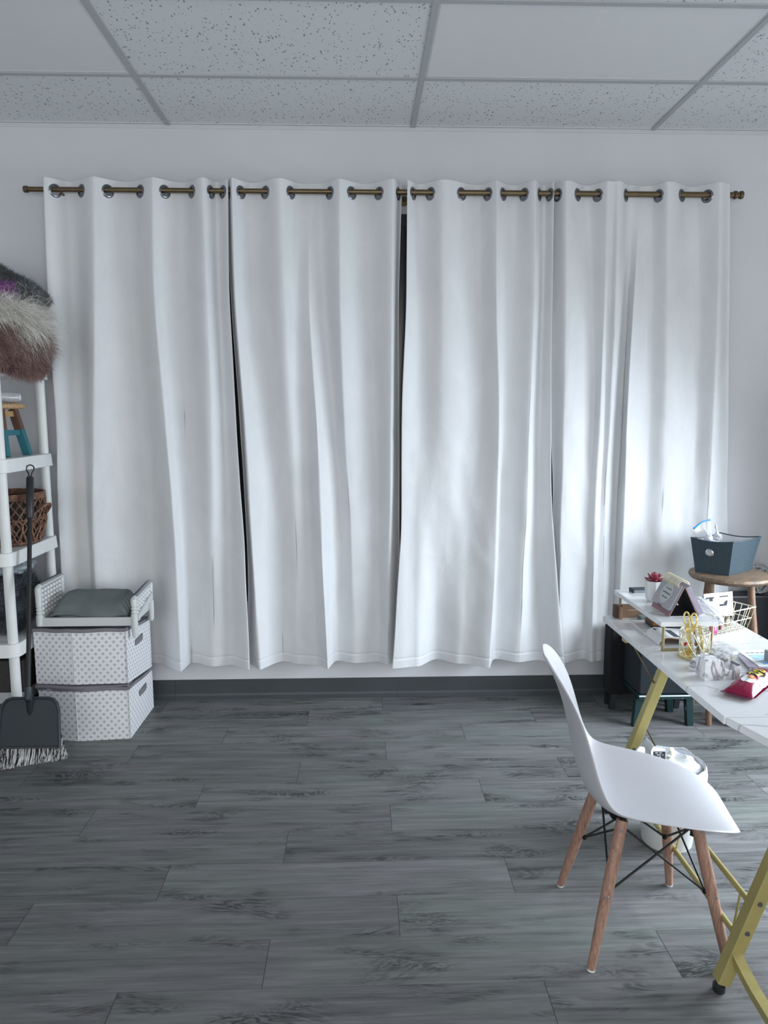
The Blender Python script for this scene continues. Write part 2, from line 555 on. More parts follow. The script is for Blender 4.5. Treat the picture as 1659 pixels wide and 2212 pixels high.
def text_into(mb, s, size, mtx, sx=1.0, align='CENTER', extrude=0.0003, shear=0.0, offset=0.0):
    cu = bpy.data.curves.new('lettering_tmp', 'FONT')
    cu.body = s; cu.size = size; cu.align_x = align; cu.align_y = 'CENTER'; cu.extrude = extrude; cu.shear = shear; cu.offset = offset
    cu.resolution_u = 3
    ob = bpy.data.objects.new('lettering_tmp', cu)
    me = ob.to_mesh()
    vs = [mtx @ Vector((v.co.x * sx, v.co.y, v.co.z)) for v in me.vertices]
    fs = [tuple(p.vertices) for p in me.polygons]
    mb.add(vs, fs)
    ob.to_mesh_clear()
    bpy.data.objects.remove(ob); bpy.data.curves.remove(cu)


def frame(o, x, y):
    """matrix from local (x right, y up, z out) to world"""
    x = Vector(x).normalized(); y = Vector(y); y = (y - x * y.dot(x)).normalized(); z = x.cross(y)
    return Matrix(((x.x, y.x, z.x, o[0]), (x.y, y.y, z.y, o[1]), (x.z, y.z, z.z, o[2]), (0, 0, 0, 1)))


def rotz(c, a): return Matrix.Translation(c) @ Matrix.Rotation(a, 4, 'Z')


def lerp(a, b, t): return a + (b - a) * t


# ------------------------------------------------------------------ the room
struct(MB().box((LEFT_X - .1, REAR_Y, -0.1), (RIGHT_X + .1, WALL_Y + .1, 0)).build('floor', M['floor']), 'grey wood plank floor')
struct(MB().box((LEFT_X - .1, WALL_Y, 0), (RIGHT_X + .1, WALL_Y + .12, CEIL_Z + .1)).build('wall_back', M['wall']), 'white painted wall behind the curtains')
struct(MB().box((LEFT_X - .12, REAR_Y, 0), (LEFT_X, WALL_Y, CEIL_Z + .1)).build('wall_left', M['wall']), 'white wall at the left')
WY0, WY1, WZ0, WZ1 = 1.55, 3.35, 0.12, 2.02
b = MB()
b.box((RIGHT_X, REAR_Y, 0), (RIGHT_X + .12, WY0, CEIL_Z + .1))
b.box((RIGHT_X, WY1, 0), (RIGHT_X + .12, WALL_Y, CEIL_Z + .1))
b.box((RIGHT_X, WY0, 0), (RIGHT_X + .12, WY1, WZ0))
b.box((RIGHT_X, WY0, WZ1), (RIGHT_X + .12, WY1, CEIL_Z + .1))
struct(b.build('wall_right', M['wall']), 'white wall at the right with a low window')
b = MB()
for z0, z1 in ((WZ0, WZ0 + .05), (WZ1 - .05, WZ1)): b.box((RIGHT_X - .01, WY0, z0), (RIGHT_X + .05, WY1, z1))
for y0 in (WY0, WY1 - .05): b.box((RIGHT_X - .01, y0, WZ0), (RIGHT_X + .05, y0 + .05, WZ1))
struct(b.build('window_2', M['white_trim']), 'window frame in the right wall')
# window behind the curtains: dark pane and frame stand in for shade in the gaps
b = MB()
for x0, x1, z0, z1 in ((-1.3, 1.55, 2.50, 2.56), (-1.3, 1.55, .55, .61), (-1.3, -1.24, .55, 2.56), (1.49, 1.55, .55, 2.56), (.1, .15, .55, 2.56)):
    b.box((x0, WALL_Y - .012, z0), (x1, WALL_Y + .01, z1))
wf = struct(b.build('window_1', M['black_steel']), 'window hidden behind the curtains, darkened to stand in for shade in their gaps')
MB().box((-1.25, WALL_Y - .004, .6), (1.5, WALL_Y + .01, 2.51)).build('pane', M['gap_shade_pane'], wf)

# baseboard: vinyl cove with a small toe
prof = [(0, 0), (.022, 0), (.022, .004), (.010, .018), (.006, .03), (.006, .108), (0, .108)]
for nm, p0, p1, ax in (('baseboard_back', LEFT_X, RIGHT_X, 'x'), ):
    b = MB()
    joints = [LEFT_X, -1.95, -0.75, .0, 1.21, 2.42, RIGHT_X]
    joints = [LEFT_X, -2.24, -1.02, .20, 1.42, 2.64, RIGHT_X]
    for i in range(len(joints) - 1):
        a, c = joints[i] + .0006, joints[i + 1] - .0006
        b.hexa([(a, WALL_Y - d, z) for d, z in prof], [(c, WALL_Y - d, z) for d, z in prof])
    struct(b.build(nm, M['base']), 'dark grey vinyl baseboard below the curtains')
b = MB()
b.hexa([(LEFT_X + d, REAR_Y, z) for d, z in prof], [(LEFT_X + d, WALL_Y, z) for d, z in prof])
struct(b.build('baseboard_left', M['base']), 'dark grey vinyl baseboard on the left wall')

# ceiling: tiles, light panels, grid
COLX = [-0.9446 + 1.2192 * i for i in range(-2, 5)]
ROWY = [WALL_Y, 3.3897] + [3.3897 - .6096 * i for i in range(1, 12)]
tiles = MB()
lights = []
for j in range(len(ROWY) - 1):
    for i in range(len(COLX) - 1):
        x0, x1 = COLX[i], COLX[i + 1]; y1, y0 = ROWY[j], ROWY[j + 1]
        if y0 < REAR_Y: continue
        light = (j == 1 and i in (1, 3)) or (j in (4, 7) and i in (1, 3))
        if light: lights.append((i, j, x0, x1, y0, y1))
        else: tiles.box((x0 + .008, y0 + .008, CEIL_Z), (x1 - .008, y1 - (.0 if j == 0 else .008), CEIL_Z + .015))
tiles.box((LEFT_X - .1, REAR_Y, CEIL_Z + .1), (RIGHT_X + .1, WALL_Y + .1, CEIL_Z + .14))
struct(tiles.build('ceiling', M['tile']), 'suspended ceiling of pale perforated tiles')
names = {(1, 1): 'flat white ceiling light panel at the far left of the ceiling, beside the perforated tile',
         (3, 1): 'flat white ceiling light panel right of centre, above the curtains',
         (1, 4): 'flat white ceiling light panel over the left side of the room behind the camera',
         (3, 4): 'flat white ceiling light panel over the right side of the room behind the camera',
         (1, 7): 'flat white ceiling light panel at the rear left of the room',
         (3, 7): 'flat white ceiling light panel at the rear right of the room'}
for i, j, x0, x1, y0, y1 in lights:
    if j > 1: continue
    t = thing('ceiling_light', ((x0 + x1) / 2, (y0 + y1) / 2, CEIL_Z), names[(i, j)], 'ceiling light', 'ceiling light panels')
    MB().box((x0 + .02, y0 + .02, CEIL_Z + .001), (x1 - .02, y1 - .02, CEIL_Z + .006)).build('diffuser', M['diffuser'], t)
    b = MB()
    for a, c in (((x0 + .009, y0 + .009), (x1 - .009, y0 + .02)), ((x0 + .009, y1 - .02), (x1 - .009, y1 - .009)), ((x0 + .009, y0 + .02), (x0 + .02, y1 - .02)), ((x1 - .02, y0 + .02), (x1 - .009, y1 - .02))):
        b.box((a[0], a[1], CEIL_Z - .001), (c[0], c[1], CEIL_Z + .008))
    b.build('light_frame', M['white_trim'], t)
b = MB()
for x in COLX:
    if LEFT_X < x < RIGHT_X: b.box((x - .012, REAR_Y, CEIL_Z - .007), (x + .012, WALL_Y, CEIL_Z + .001))
for y in ROWY[1:]:
    if y > REAR_Y: b.box((LEFT_X, y - .012, CEIL_Z - .006), (RIGHT_X, y + .012, CEIL_Z + .0015))
struct(b.build('trim_1', M['grid']), 'grey metal ceiling grid')
b = MB()
b.box((LEFT_X, WALL_Y - .019, CEIL_Z - .004), (RIGHT_X, WALL_Y, CEIL_Z)).box((LEFT_X, WALL_Y - .003, CEIL_Z - .022), (RIGHT_X, WALL_Y, CEIL_Z))
struct(b.build('trim_2', M['white_trim']), 'white wall angle where ceiling meets wall')

# ------------------------------------------------------------------ curtain rod
ROD_Y, ROD_Z = 3.85, 2.6455
xl, xr = at(60, 408, y=ROD_Y).x, at(1583, 421, y=ROD_Y).x
rod = thing('curtain_rod', (0, ROD_Y, ROD_Z), 'long bronze curtain rod across the back wall', 'curtain rod')
xm = .12
MB().cyl((xl, ROD_Y, ROD_Z), (xm, ROD_Y, ROD_Z), .0122, n=20).cyl((xm - .02, ROD_Y, ROD_Z), (xr, ROD_Y, ROD_Z), .0138, n=20).build('pole', M['bronze'], rod, True)
RX = Matrix.Translation((xl, ROD_Y, ROD_Z)) @ Matrix.Rotation(R(-90), 4, 'Y')
MB(RX).lathe([(.0125, -.002), (.0165, 0), (.0165, .016), (.015, .019)], n=20).build('finial', M['bronze'], rod, True)
RX = Matrix.Translation((xr, ROD_Y, ROD_Z)) @ Matrix.Rotation(R(90), 4, 'Y')
MB(RX).lathe([(.0138, -.004), (.0138, .004), (.020, .006), (.020, .018), (.0135, .020), (.0135, .032), (.019, .034), (.020, .046), (.0185, .05)], n=20).build('finial', M['bronze'], rod, True)
for x in (xl + .16, .23, xr - .09):
    b = MB().cyl((x, ROD_Y - .005, ROD_Z - .016), (x, WALL_Y, ROD_Z - .02), .006, n=10).cyl((x, WALL_Y - .006, ROD_Z - .02), (x, WALL_Y, ROD_Z - .02), .025, n=16)
    b.build('bracket', M['bronze'], rod, True)

# ------------------------------------------------------------------ curtains
LV = [405, 650, 900, 1150, 1425]
LZ = [at(830, p, y=ROD_Y).z for p in LV]
Z_TOP, Z_BOT = 2.697, 0.216


def hermite(ts, vs, t):
    """monotone-ish cubic through (ts, vs); ts increasing"""
    n = len(ts)
    if t <= ts[0]: return vs[0] + (vs[1] - vs[0]) / (ts[1] - ts[0]) * (t - ts[0])
    if t >= ts[-1]: return vs[-1] + (vs[-1] - vs[-2]) / (ts[-1] - ts[-2]) * (t - ts[-1])
    k = max(i for i in range(n - 1) if ts[i] <= t)
    m = []
    for i in (k, k + 1):
        if i == 0: m.append((vs[1] - vs[0]) / (ts[1] - ts[0]))
        elif i == n - 1: m.append((vs[-1] - vs[-2]) / (ts[-1] - ts[-2]))
        else: m.append((vs[i + 1] - vs[i - 1]) / (ts[i + 1] - ts[i - 1]))
    h = ts[k + 1] - ts[k]; u = (t - ts[k]) / h
    return ((2 * u ** 3 - 3 * u * u + 1) * vs[k] + (u ** 3 - 2 * u * u + u) * h * m[0] + (-2 * u ** 3 + 3 * u * u) * vs[k + 1] + (u ** 3 - u * u) * h * m[1])


def curtain(label, cols, seed):
    """cols: (px at the five heights, depth at the five heights, sharp-left, sharp-right)"""
    tz = [-z for z in LZ]
    C = []
    for px, dp, sl, sr_ in cols:
        xs = [at(px[i], LV[i], y=ROD_Y + dp[i]).x for i in range(5)]
        C.append((xs, dp, sl, sr_))
    zs = []
    z = Z_TOP
    while z > Z_BOT:
        zs.append(z)
        z -= .0055 if z > 2.60 else (.03 if z > .30 else (.003 if .25 < z < .278 else .010))
    zs.append(Z_BOT)
    NS = 22
    HEM = .262
    rows = []
    for z in zs:
        cx = [hermite(tz, c[0], -z) for c in C]
        cy_ = [hermite(tz, list(c[1]), -z) for c in C]
        r = []
        for k in range(len(C) - 1):
            for j in range(NS + (1 if k == len(C) - 2 else 0)):
                t = j / NS
                sA, sB = C[k][3], C[k + 1][2]
                e = (1 - math.cos(math.pi * t)) / 2
                if sA: e = lerp(e, math.sin(t * math.pi / 2), sA)
                if sB: e = lerp(e, 1 - math.cos(t * math.pi / 2), sB)
                x = lerp(cx[k], cx[k + 1], t)
                y = ROD_Y + lerp(cy_[k], cy_[k + 1], e)
                a = min(1.0, max(0.0, (2.4 - z) / 1.2))
                y += a * .010 * noise.noise(Vector((x * 5.0 + seed, z * 1.3, 0))) + a * .004 * noise.noise(Vector((x * 16 + seed, z * 4.5, 3)))
                wr = max(0.0, noise.noise(Vector((x * 9 + z * 6 + seed, z * 7 - x * 5, 9)))) ** 2
                y -= a * .016 * 0.8 * wr * math.exp(-((z - 1.05) / .7) ** 2)
                x += a * .008 * noise.noise(Vector((z * 2.2 + seed, k * 3.1, 5)))
                for zc in (1.455, 1.02, .93):
                    y -= .0034 * math.exp(-((z - zc) / .006) ** 2) * a * (.5 + .5 * noise.noise(Vector((x * 6, zc * 9 + seed, 1))))
                if z < HEM: y -= .0022
                y += .0035 * math.exp(-((z - HEM - .002) / .0035) ** 2)
                y = min(y, WALL_Y - .016)
                r.append(Vector((x, y, z)))
        rows.append(r)
    # grommets where the cloth crosses the rod
    ri = min(range(len(zs)), key=lambda i: abs(zs[i] - (ROD_Z - .006)))
    rr = rows[ri]
    gs = []
    for i in range(2, len(rr) - 3):
        if (rr[i].y - ROD_Y) * (rr[i + 1].y - ROD_Y) < 0:
            a = abs(rr[i].y - ROD_Y) / abs(rr[i + 1].y - rr[i].y)
            p = rr[i].lerp(rr[i + 1], a)
            tgt = (rr[i + 3] - rr[i - 2]).normalized()
            if not gs or (p - gs[-1][0]).length > .05: gs.append((Vector((p.x, p.y, ROD_Z - .006)), Vector((tgt.x, tgt.y, 0)).normalized(), i + a))
    n = len(rows[0])
    vs = [p for r in rows for p in r]
    fs = []
    for i in range(len(rows) - 1):
        for j in range(n - 1):
            q = (i * n + j, i * n + j + 1, (i + 1) * n + j + 1, (i + 1) * n + j)
            c = (vs[q[0]] + vs[q[2]]) / 2
            if c.z > 2.59 and any((c - gp).length < .0235 for gp, _, _ in gs): continue
            fs.append(q[::-1])
    b = MB(); b.add(vs, fs)
    t = thing('curtain', (sum(p.x for p in rows[-1]) / n, ROD_Y, Z_BOT), label, 'curtain', 'white grommet curtain panels')
    b.build('panel', M['curtain'], t, True, solid=.0022, angle=180)
    for gp, tg, _ in gs:
        nrm = tg.cross(Vector((0, 0, 1)))
        mt = Matrix(((tg.x, 0, nrm.x, gp.x), (tg.y, 0, nrm.y, gp.y), (0, 1, 0, gp.z), (0, 0, 0, 1)))
        MB(mt).lathe([(.0215, -.003), (.0225, -.0045), (.030, -.0035), (.0335, 0), (.030, .0035), (.0225, .0045), (.0215, .003), (.0215, -.003)], n=26, caps=False).build('grommet', M['nickel'], t, True)


def const(a): return [a] * 5


FF, BB = -.045, .04
curtain('leftmost white curtain panel, hanging behind the patterned storage boxes', [
    ([94, 103, 119, 128, 142], [-.03, -.03, -.02, -.02, -.02], 0, 0),
    ([150, 162, 175, 190, 200], [BB, BB, .035, .03, .02], 0, 0),
    ([204, 205, 204, 203, 213], [FF, FF, -.04, -.035, -.04], 0, .8),
    ([272, 286, 306, 325, 338], [BB, BB, .035, .04, .055], 0, 0),
    ([330, 334, 356, 378, 390], [FF, FF, -.05, -.06, -.085], .3, .9),
    ([394, 392, 400, 407, 414], [BB, .035, .025, .03, .055], 0, 0),
    ([437, 446, 455, 460, 465], [FF, FF, -.04, -.03, -.01], 0, 0),
    ([468, 474, 486, 495, 500], [.03, .03, .02, .01, .01], 0, 0),
    ([493, 496, 510, 527, 540], [-.025, -.03, -.035, -.05, -.07], 0, 0)], 1.3)
curtain('second white curtain panel from the left, with a straight crease down its middle', [
    ([489, 499, 517, 532, 539], const(.028), 0, 0),
    ([501, 508, 527, 542, 561], [-.045, -.05, -.05, -.055, -.075], .5, .7),
    ([545, 548, 575, 600, 613], [BB, BB, .03, .035, .058], 0, 0),
    ([603, 612, 625, 640, 648], [FF, FF, -.02, .0, .012], 0, 0),
    ([650, 645, 655, 668, 680], [BB, .012, .012, .012, -.01], 0, 0),
    ([668, 668, 683, 694, 709], [BB, -.01, -.03, -.05, -.075], .5, .8),
    ([690, 700, 722, 735, 731], [BB, .035, .03, .04, .058], 0, 0),
    ([734, 735, 744, 757, 770], [FF, FF, -.025, .0, .015], .2, .5),
    ([790, 796, 808, 815, 815], [BB, BB, .035, .03, .03], 0, 0),
    ([850, 848, 845, 843, 838], [FF, FF, -.035, -.03, -.02], 0, .3),
    ([868, 862, 862, 863, 860], [.025, .035, .04, .04, .04], 0, 0)], 4.7)
curtain('third white curtain panel from the left, right of the dark gap', [
    ([880, 877, 868, 866, 847], [-.04, -.045, -.045, -.05, -.08], 0, .4),
    ([906, 913, 910, 900, 898], [.035, .022, .0, -.03, -.05], 0, 0),
    ([958, 958, 960, 948, 943], [FF, -.038, -.03, .0, .055], 0, 0),
    ([1032, 1034, 1035, 1010, 996], [BB, .03, .02, .0, -.02], 0, 0),
    ([1074, 1073, 1079, 1074, 1058], [FF, -.05, -.05, -.06, -.088], .4, .9),
    ([1110, 1106, 1098, 1082, 1070], [BB, .03, .02, .03, .05], 0, 0),
    ([1157, 1156, 1145, 1136, 1122], [FF, FF, -.045, -.04, -.01], 0, .6),
    ([1176, 1174, 1166, 1160, 1160], [.035, .03, .03, .03, .025], 0, 0),
    ([1197, 1193, 1190, 1195, 1220], [-.025, -.035, -.04, -.05, -.075], 0, 0)], 8.9)
curtain('rightmost white curtain panel, behind the desk and the wooden stool', [
    ([1190, 1189, 1190, 1196, 1198], const(.03), 0, 0),
    ([1225, 1224, 1220, 1212, 1207], [FF, -.04, -.035, -.035, -.03], 0, 0),
    ([1268, 1278, 1284, 1268, 1262], [BB, .035, .02, .0, .04], 0, 0),
    ([1313, 1306, 1295, 1284, 1277], [FF, -.025, -.025, -.025, -.012], .4, 0),
    ([1324, 1317, 1307, 1295, 1290], [-.035, -.008, -.008, -.008, .005], 0, 0),
    ([1337, 1330, 1318, 1304, 1298], [FF, -.035, -.025, -.01, .005], 0, 0),
    ([1362, 1358, 1344, 1332, 1320], [.02, .035, .035, .035, .03], 0, 0),
    ([1384, 1369, 1354, 1346, 1330], [BB, -.03, -.045, -.045, -.03], .6, .6),
    ([1405, 1406, 1400, 1390, 1380], [.035, .02, .02, .005, .0], 0, 0),
    ([1445, 1443, 1440, 1430, 1420], [FF, -.035, -.025, -.02, -.02], 0, 0),
    ([1498, 1508, 1503, 1490, 1480], [BB, .035, .02, .01, .0], 0, 0),
    ([1555, 1551, 1541, 1527, 1512], [FF, FF, -.04, -.02, -.01], .5, 0),
    ([1577, 1577, 1574, 1573, 1570], [-.02, .02, .045, .055, .055], 0, 0)], 13.1)

# ------------------------------------------------------------------ moulded white chair
CX, CY = .838, 2.06
chair = thing('chair', (CX, CY, 0), 'white moulded plastic chair with splayed wooden legs beside the marble desk', 'chair')
PR = [(.255, .356, .045), (.257, .370, .080), (.248, .387, .110), (.229, .400, .142), (.198, .409, .170), (.155, .415, .196), (.09, .416, .216), (.02, .412, .226), (-.05, .412, .229), (-.10, .417, .230), (-.152, .440, .230),
      (-.186, .490, .226), (-.205, .56, .220), (-.219, .635, .212), (-.236, .705, .201), (-.255, .762, .184), (-.277, .812, .152), (-.295, .845, .102), (-.302, .858, .055)]
LIFT = [0, .0, .001, .004, .009, .018, .032, .048, .058, .062, .062, .056, .048, .042, .036, .028, .018, .008, .003]
SHELL_ROT = Matrix.Translation((CX, CY, 0)) @ Matrix.Rotation(R(-10), 4, 'Z') @ Matrix.Translation((-CX, -CY, 0))
rows = []
NU = 16
for i, (s_, h, wd) in enumerate(PR):
    a = PR[max(0, i - 1)]; c = PR[min(len(PR) - 1, i + 1)]
    tx, tz = c[0] - a[0], c[1] - a[1]
    L = math.hypot(tx, tz); nx, nz = tz / L, -tx / L          # towards the sitter
    r = []
    for k in range(NU + 1):
        u = -1 + 2 * k / NU
        lf = LIFT[i] * abs(u) ** 2.4
        r.append(Vector((CX + s_ + nx * lf, CY + wd * u, h + nz * lf)))
    rows.append(r)
MB(SHELL_ROT).grid(rows).build('seat_shell', M['chair_white'], chair, True, solid=.007, subsurf=2)
FEET = [(.658, 2.252), (.643, 1.876), (1.021, 2.243), (1.029, 1.858)]
TOPS = []
for fx_, fy_ in FEET:
    sx_, sy_ = (1 if fx_ > CX else -1), (1 if fy_ > CY else -1)
    top = Vector((CX + (.118 if sx_ > 0 else -.095), CY + sy_ * .108, .404 if sx_ > 0 else .408))
    foot = Vector((fx_, fy_, .004))
    TOPS.append((top, foot, sx_, sy_))
for top, foot, sx_, sy_ in TOPS:
    d = foot - top
    lg = MB().tube([top, top + d * .35, top + d * .7, foot], [.0165, .0175, .015, .0115], 18).build('leg', M['beech'], chair, True)
    MB().cyl(foot - Vector((0, 0, .004)), foot + d.normalized() * -.003, .0112, .0116, 16).build('foot_pad', M['white_plastic'], lg, True)
    for k in (.06, .5):
        p = top + d * k
        q = Vector((sx_ * .25, sy_, 0)).normalized()
        MB().cyl(p + q * .0145, p + q * .0185, .0052, .0042, 12).build('screw', M['chrome'], lg, True)
b = MB()
for top, foot, sx_, sy_ in TOPS:
    c = Vector((CX + (top.x - CX) * .25, CY + (top.y - CY) * .25, .402))
    b.bar(c, top + Vector((0, 0, .004)), .022, .005)
    b.bar(top + Vector((0, 0, .006)), top + (foot - top) * .12 + Vector((-sx_ * .017, -sy_ * .004, 0)), .02, .004)
b.bar((CX - .11, CY - .10, .404), (CX - .11, CY + .10, .404), .02, .005).bar((CX + .12, CY - .10, .400), (CX + .12, CY + .10, .400), .02, .005)
b.build('mounting_frame', M['black_steel'], chair)
for i, j in ((1, 3), (0, 2), (0, 1), (2, 3)):
    b = MB()
    for a, c in ((i, j), (j, i)):
        ta, fa = TOPS[a][0], TOPS[a][1]; tc_, fc = TOPS[c][0], TOPS[c][1]
        p0 = ta + (fa - ta) * .07 + Vector((-TOPS[a][2] * .014, -TOPS[a][3] * .014, 0))
        p1 = tc_ + (fc - tc_) * .5 + Vector((-TOPS[c][2] * .014, -TOPS[c][3] * .014, 0))
        b.cyl(p0, p1, .0034, n=8)
        b.ball(p1, .008, 8, 6)
    b.build('cross_brace', M['black_steel'], chair, True)

# ------------------------------------------------------------------ marble desk
TZ = .75
desk = thing('desk', (1.2, 2.3, 0), 'white marble topped desk on slanted gold legs at the right', 'desk')
MB().prism([(.972, 1.862), (1.462, 1.862), (1.462, 2.862), (.972, 2.862)], TZ - .021, TZ).build('desktop', M['marble_top'], desk, bevel=.0025)
MB().prism([(.977, 1.8595), (1.012, 1.735), (1.07, 1.55), (1.12, 1.30), (2.3, 1.30), (2.3, 1.8595)], TZ - .021, TZ).build('desktop_extension', M['marble_top'], desk, bevel=.0025)
for y in (1.79, 2.70):
    lg = MB().bar((.972, y, .028), (1.214, y, .728), .036, .036, (0, 1, 0)).build('leg', M['gold'], desk, bevel=.002)
    MB().lathe([(.014, 0), (.017, .004), (.017, .02), (.012, .024), (.012, .03)], (.968, y, 0), 18).build('foot', M['black_plastic'], lg, True)
    for k in (.22, .34):
        p = Vector((.972, y, .028)).lerp(Vector((1.214, y, .728)), k)
        MB().cyl(p + Vector((0, -.018, 0)), p + Vector((0, -.021, 0)), .007, .006, 14).build('bolt', M['nickel'], lg, True)
    MB().bar((1.0 if y > 2 else 1.16, y, .7105), (1.45, y, .7105), .036, .036, (0, 1, 0)).build('top_rail', M['gold'], desk, bevel=.002)
    if y > 2:
        MB().cyl((1.022, y, .705), (1.142, y, .50), .003, n=8).build('diagonal_rod', M['bronze'], desk, True)
        MB().cyl((1.105, y, .345), (1.28, y, .02), .003, n=8).build('diagonal_rod', M['bronze'], desk, True)
for z, x in ((.243, 1.05), (.150, 1.016)):
    MB().cyl((x, 1.80, z), (x, 2.69, z), .0085, n=12).build('stretcher', M['gold'], desk, True)
for y in (1.86, 2.23, 2.62):
    MB().cyl((1.049, y, .24), (1.018, y - .03, .152), .0034, n=8).build('stretcher_link', M['gold'], desk, True)
MB().tube([(1.0, 1.785, .118), (1.01, 1.745, .088), (1.017, 1.70, .066), (1.022, 1.62, .052), (1.03, 1.50, .045), (1.04, 1.36, .043)], .019, 4).build('curved_brace', M['gold'], desk)
lg = MB().bar((1.04, 1.345, .02), (1.2, 1.345, .728), .036, .036, (0, 1, 0)).build('leg', M['gold'], desk, bevel=.002)
MB().cyl((1.04, 1.345, 0), (1.04, 1.345, .024), .016, n=16).build('foot', M['black_plastic'], lg, True)
lg = MB().bar((2.2, 1.40, .02), (2.2, 1.40, .728), .036, .036, (0, 1, 0)).build('leg', M['gold'], desk, bevel=.002)
MB().cyl((2.2, 1.40, 0), (2.2, 1.40, .024), .016, n=16).build('foot', M['black_plastic'], lg, True)

# riser on the desk
RZ = .858
riser = thing('desk_riser', (1.11, 2.62, TZ), 'small marble shelf riser with gold legs standing on the desk', 'desk riser')
MB().prism([(1.012, 2.392), (1.208, 2.392), (1.208, 2.855), (1.012, 2.855)], RZ - .016, RZ).build('shelf_board', M['marble_top'], riser, bevel=.0015)
for y in (2.415, 2.835):
    MB().bar((1.032, y, TZ + .002), (1.032, y, RZ - .016), .0078, .0078).build('leg', M['riser_gold'], riser)
    MB().bar((1.2, y, TZ + .002), (1.2, y, RZ - .016), .0078, .0078).build('leg', M['riser_gold'], riser)
    MB().bar((1.028, y, TZ + .0045), (1.204, y, TZ + .0045), .0078, .0078).build('foot_bar', M['riser_gold'], riser)

# things on the riser
t = thing('book', (1.10, 2.83, RZ), 'small blue grey book lying flat at the far end of the riser', 'book')
bm_ = rotz((1.105, 2.805, RZ), R(4))
MB(bm_).box((-.035, -.006, .0), (.035, .032, .012)).build('page_block', M['slate_book'], t)
MB(bm_).box((-.037, -.008, .012), (.037, .034, .014)).box((-.0385, -.008, 0), (-.0355, .034, .014)).build('cover', M['dark_grey'], t)

t = thing('potted_succulent', (1.098, 2.672, RZ), 'pink succulent in a white faceted pot behind the desk calendar', 'plant')
MB().lathe([(.022, 0), (.030, .012), (.036, .075), (.037, .08), (.033, .08), (.031, .07), (.001, .07)], (1.098, 2.672, RZ), 7, caps=True).build('pot', M['pot'], t)
MB().lathe([(.031, .071), (.001, .074)], (1.098, 2.672, RZ), 16).build('soil', M['soil'], t)
b = MB()
for ring, (n, ti, ln) in enumerate(((7, 22, .036), (6, 45, .034), (4, 70, .028))):
    for k in range(n):
        a = 2 * math.pi * (k + .4 * ring) / n
        m = Matrix.Translation((1.098, 2.672, RZ + .074 + ring * .004)) @ Matrix.Rotation(a, 4, 'Z') @ Matrix.Rotation(R(-ti), 4, 'Y')
        bb = MB(m)
        bb.ball((ln * .55, 0, 0), (ln * .55, .0085, .004), 8, 6, lambda p: 1)
        b.v += bb.v if False else []
        o0 = len(b.v); b.v += bb.v; b.f += [tuple(o0 + q for q in f) for f in bb.f]
b.build('leaves', plain('rosy_succulent', (150, 70, 84), 0.4, vary=0.35, vs=60), t, True)

# tent calendar: ridge along y
t = thing('desk_calendar', (1.12, 2.53, RZ), 'spiral bound tent desk calendar with a pale oval page on the riser', 'calendar')
A0, A1 = 2.458, 2.612          # near and far ends
XL, XR, XT, ZT_ = 1.066, 1.172, 1.118, RZ + .104
b = MB()
b.hexa([(XL, A0, RZ), (XL, A1, RZ), (XL + .0035, A1, RZ), (XL + .0035, A0, RZ)], [(XT - .0035, A0, ZT_), (XT - .0035, A1, ZT_), (XT, A1, ZT_), (XT, A0, ZT_)])
b.hexa([(XR - .0035, A0, RZ), (XR - .0035, A1, RZ), (XR, A1, RZ), (XR, A0, RZ)], [(XT, A0, ZT_), (XT, A1, ZT_), (XT + .0035, A1, ZT_), (XT + .0035, A0, ZT_)])
b.build('easel_board', M['pink_card'], t)
b = MB()
b.hexa([(XL + .006, A0 + .001, RZ + .002), (XL + .006, A1 - .001, RZ + .002), (XL + .0065, A1 - .001, RZ + .002), (XL + .0065, A0 + .001, RZ + .002)], [(XT, A0 + .001, ZT_ - .006), (XT, A1 - .001, ZT_ - .006), (XT + .0005, A1 - .001, ZT_ - .006), (XT + .0005, A0 + .001, ZT_ - .006)])
b.hexa([(XR - .0065, A0 + .001, RZ + .002), (XR - .0065, A1 - .001, RZ + .002), (XR - .006, A1 - .001, RZ + .002), (XR - .006, A0 + .001, RZ + .002)], [(XT - .0005, A0 + .001, ZT_ - .006), (XT - .0005, A1 - .001, ZT_ - .006), (XT, A1 - .001, ZT_ - .006), (XT, A0 + .001, ZT_ - .006)])
b.box((XL + .004, A0 + .003, RZ + .0002), (XR - .004, A1 - .003, RZ + .0012))
b.build('inside_lining', M['black_fabric'], t)
MB().box((XL + .003, A0, RZ), (XR - .003, A0 + .003, RZ + .0014)).build('base_strip', M['paper'], t)
# pages on the left face (front) and the turned block on the right
sl = Vector((XT - XL, 0, ZT_ - RZ)); sl.normalize()
nl = Vector((-sl.z, 0, sl.x))
O = Vector((XL, A0, RZ))


def slab(mb, o, sdir, ndir, s0, s1, y0, y1, n0, n1):
    P = lambda s, y, n_: Vector((o.x, y, o.z)) + sdir * s + ndir * n_
    mb.hexa([P(s0, y0, n0), P(s1, y0, n0), P(s1, y1, n0), P(s0, y1, n0)], [P(s0, y0, n1), P(s1, y0, n1), P(s1, y1, n1), P(s0, y1, n1)])


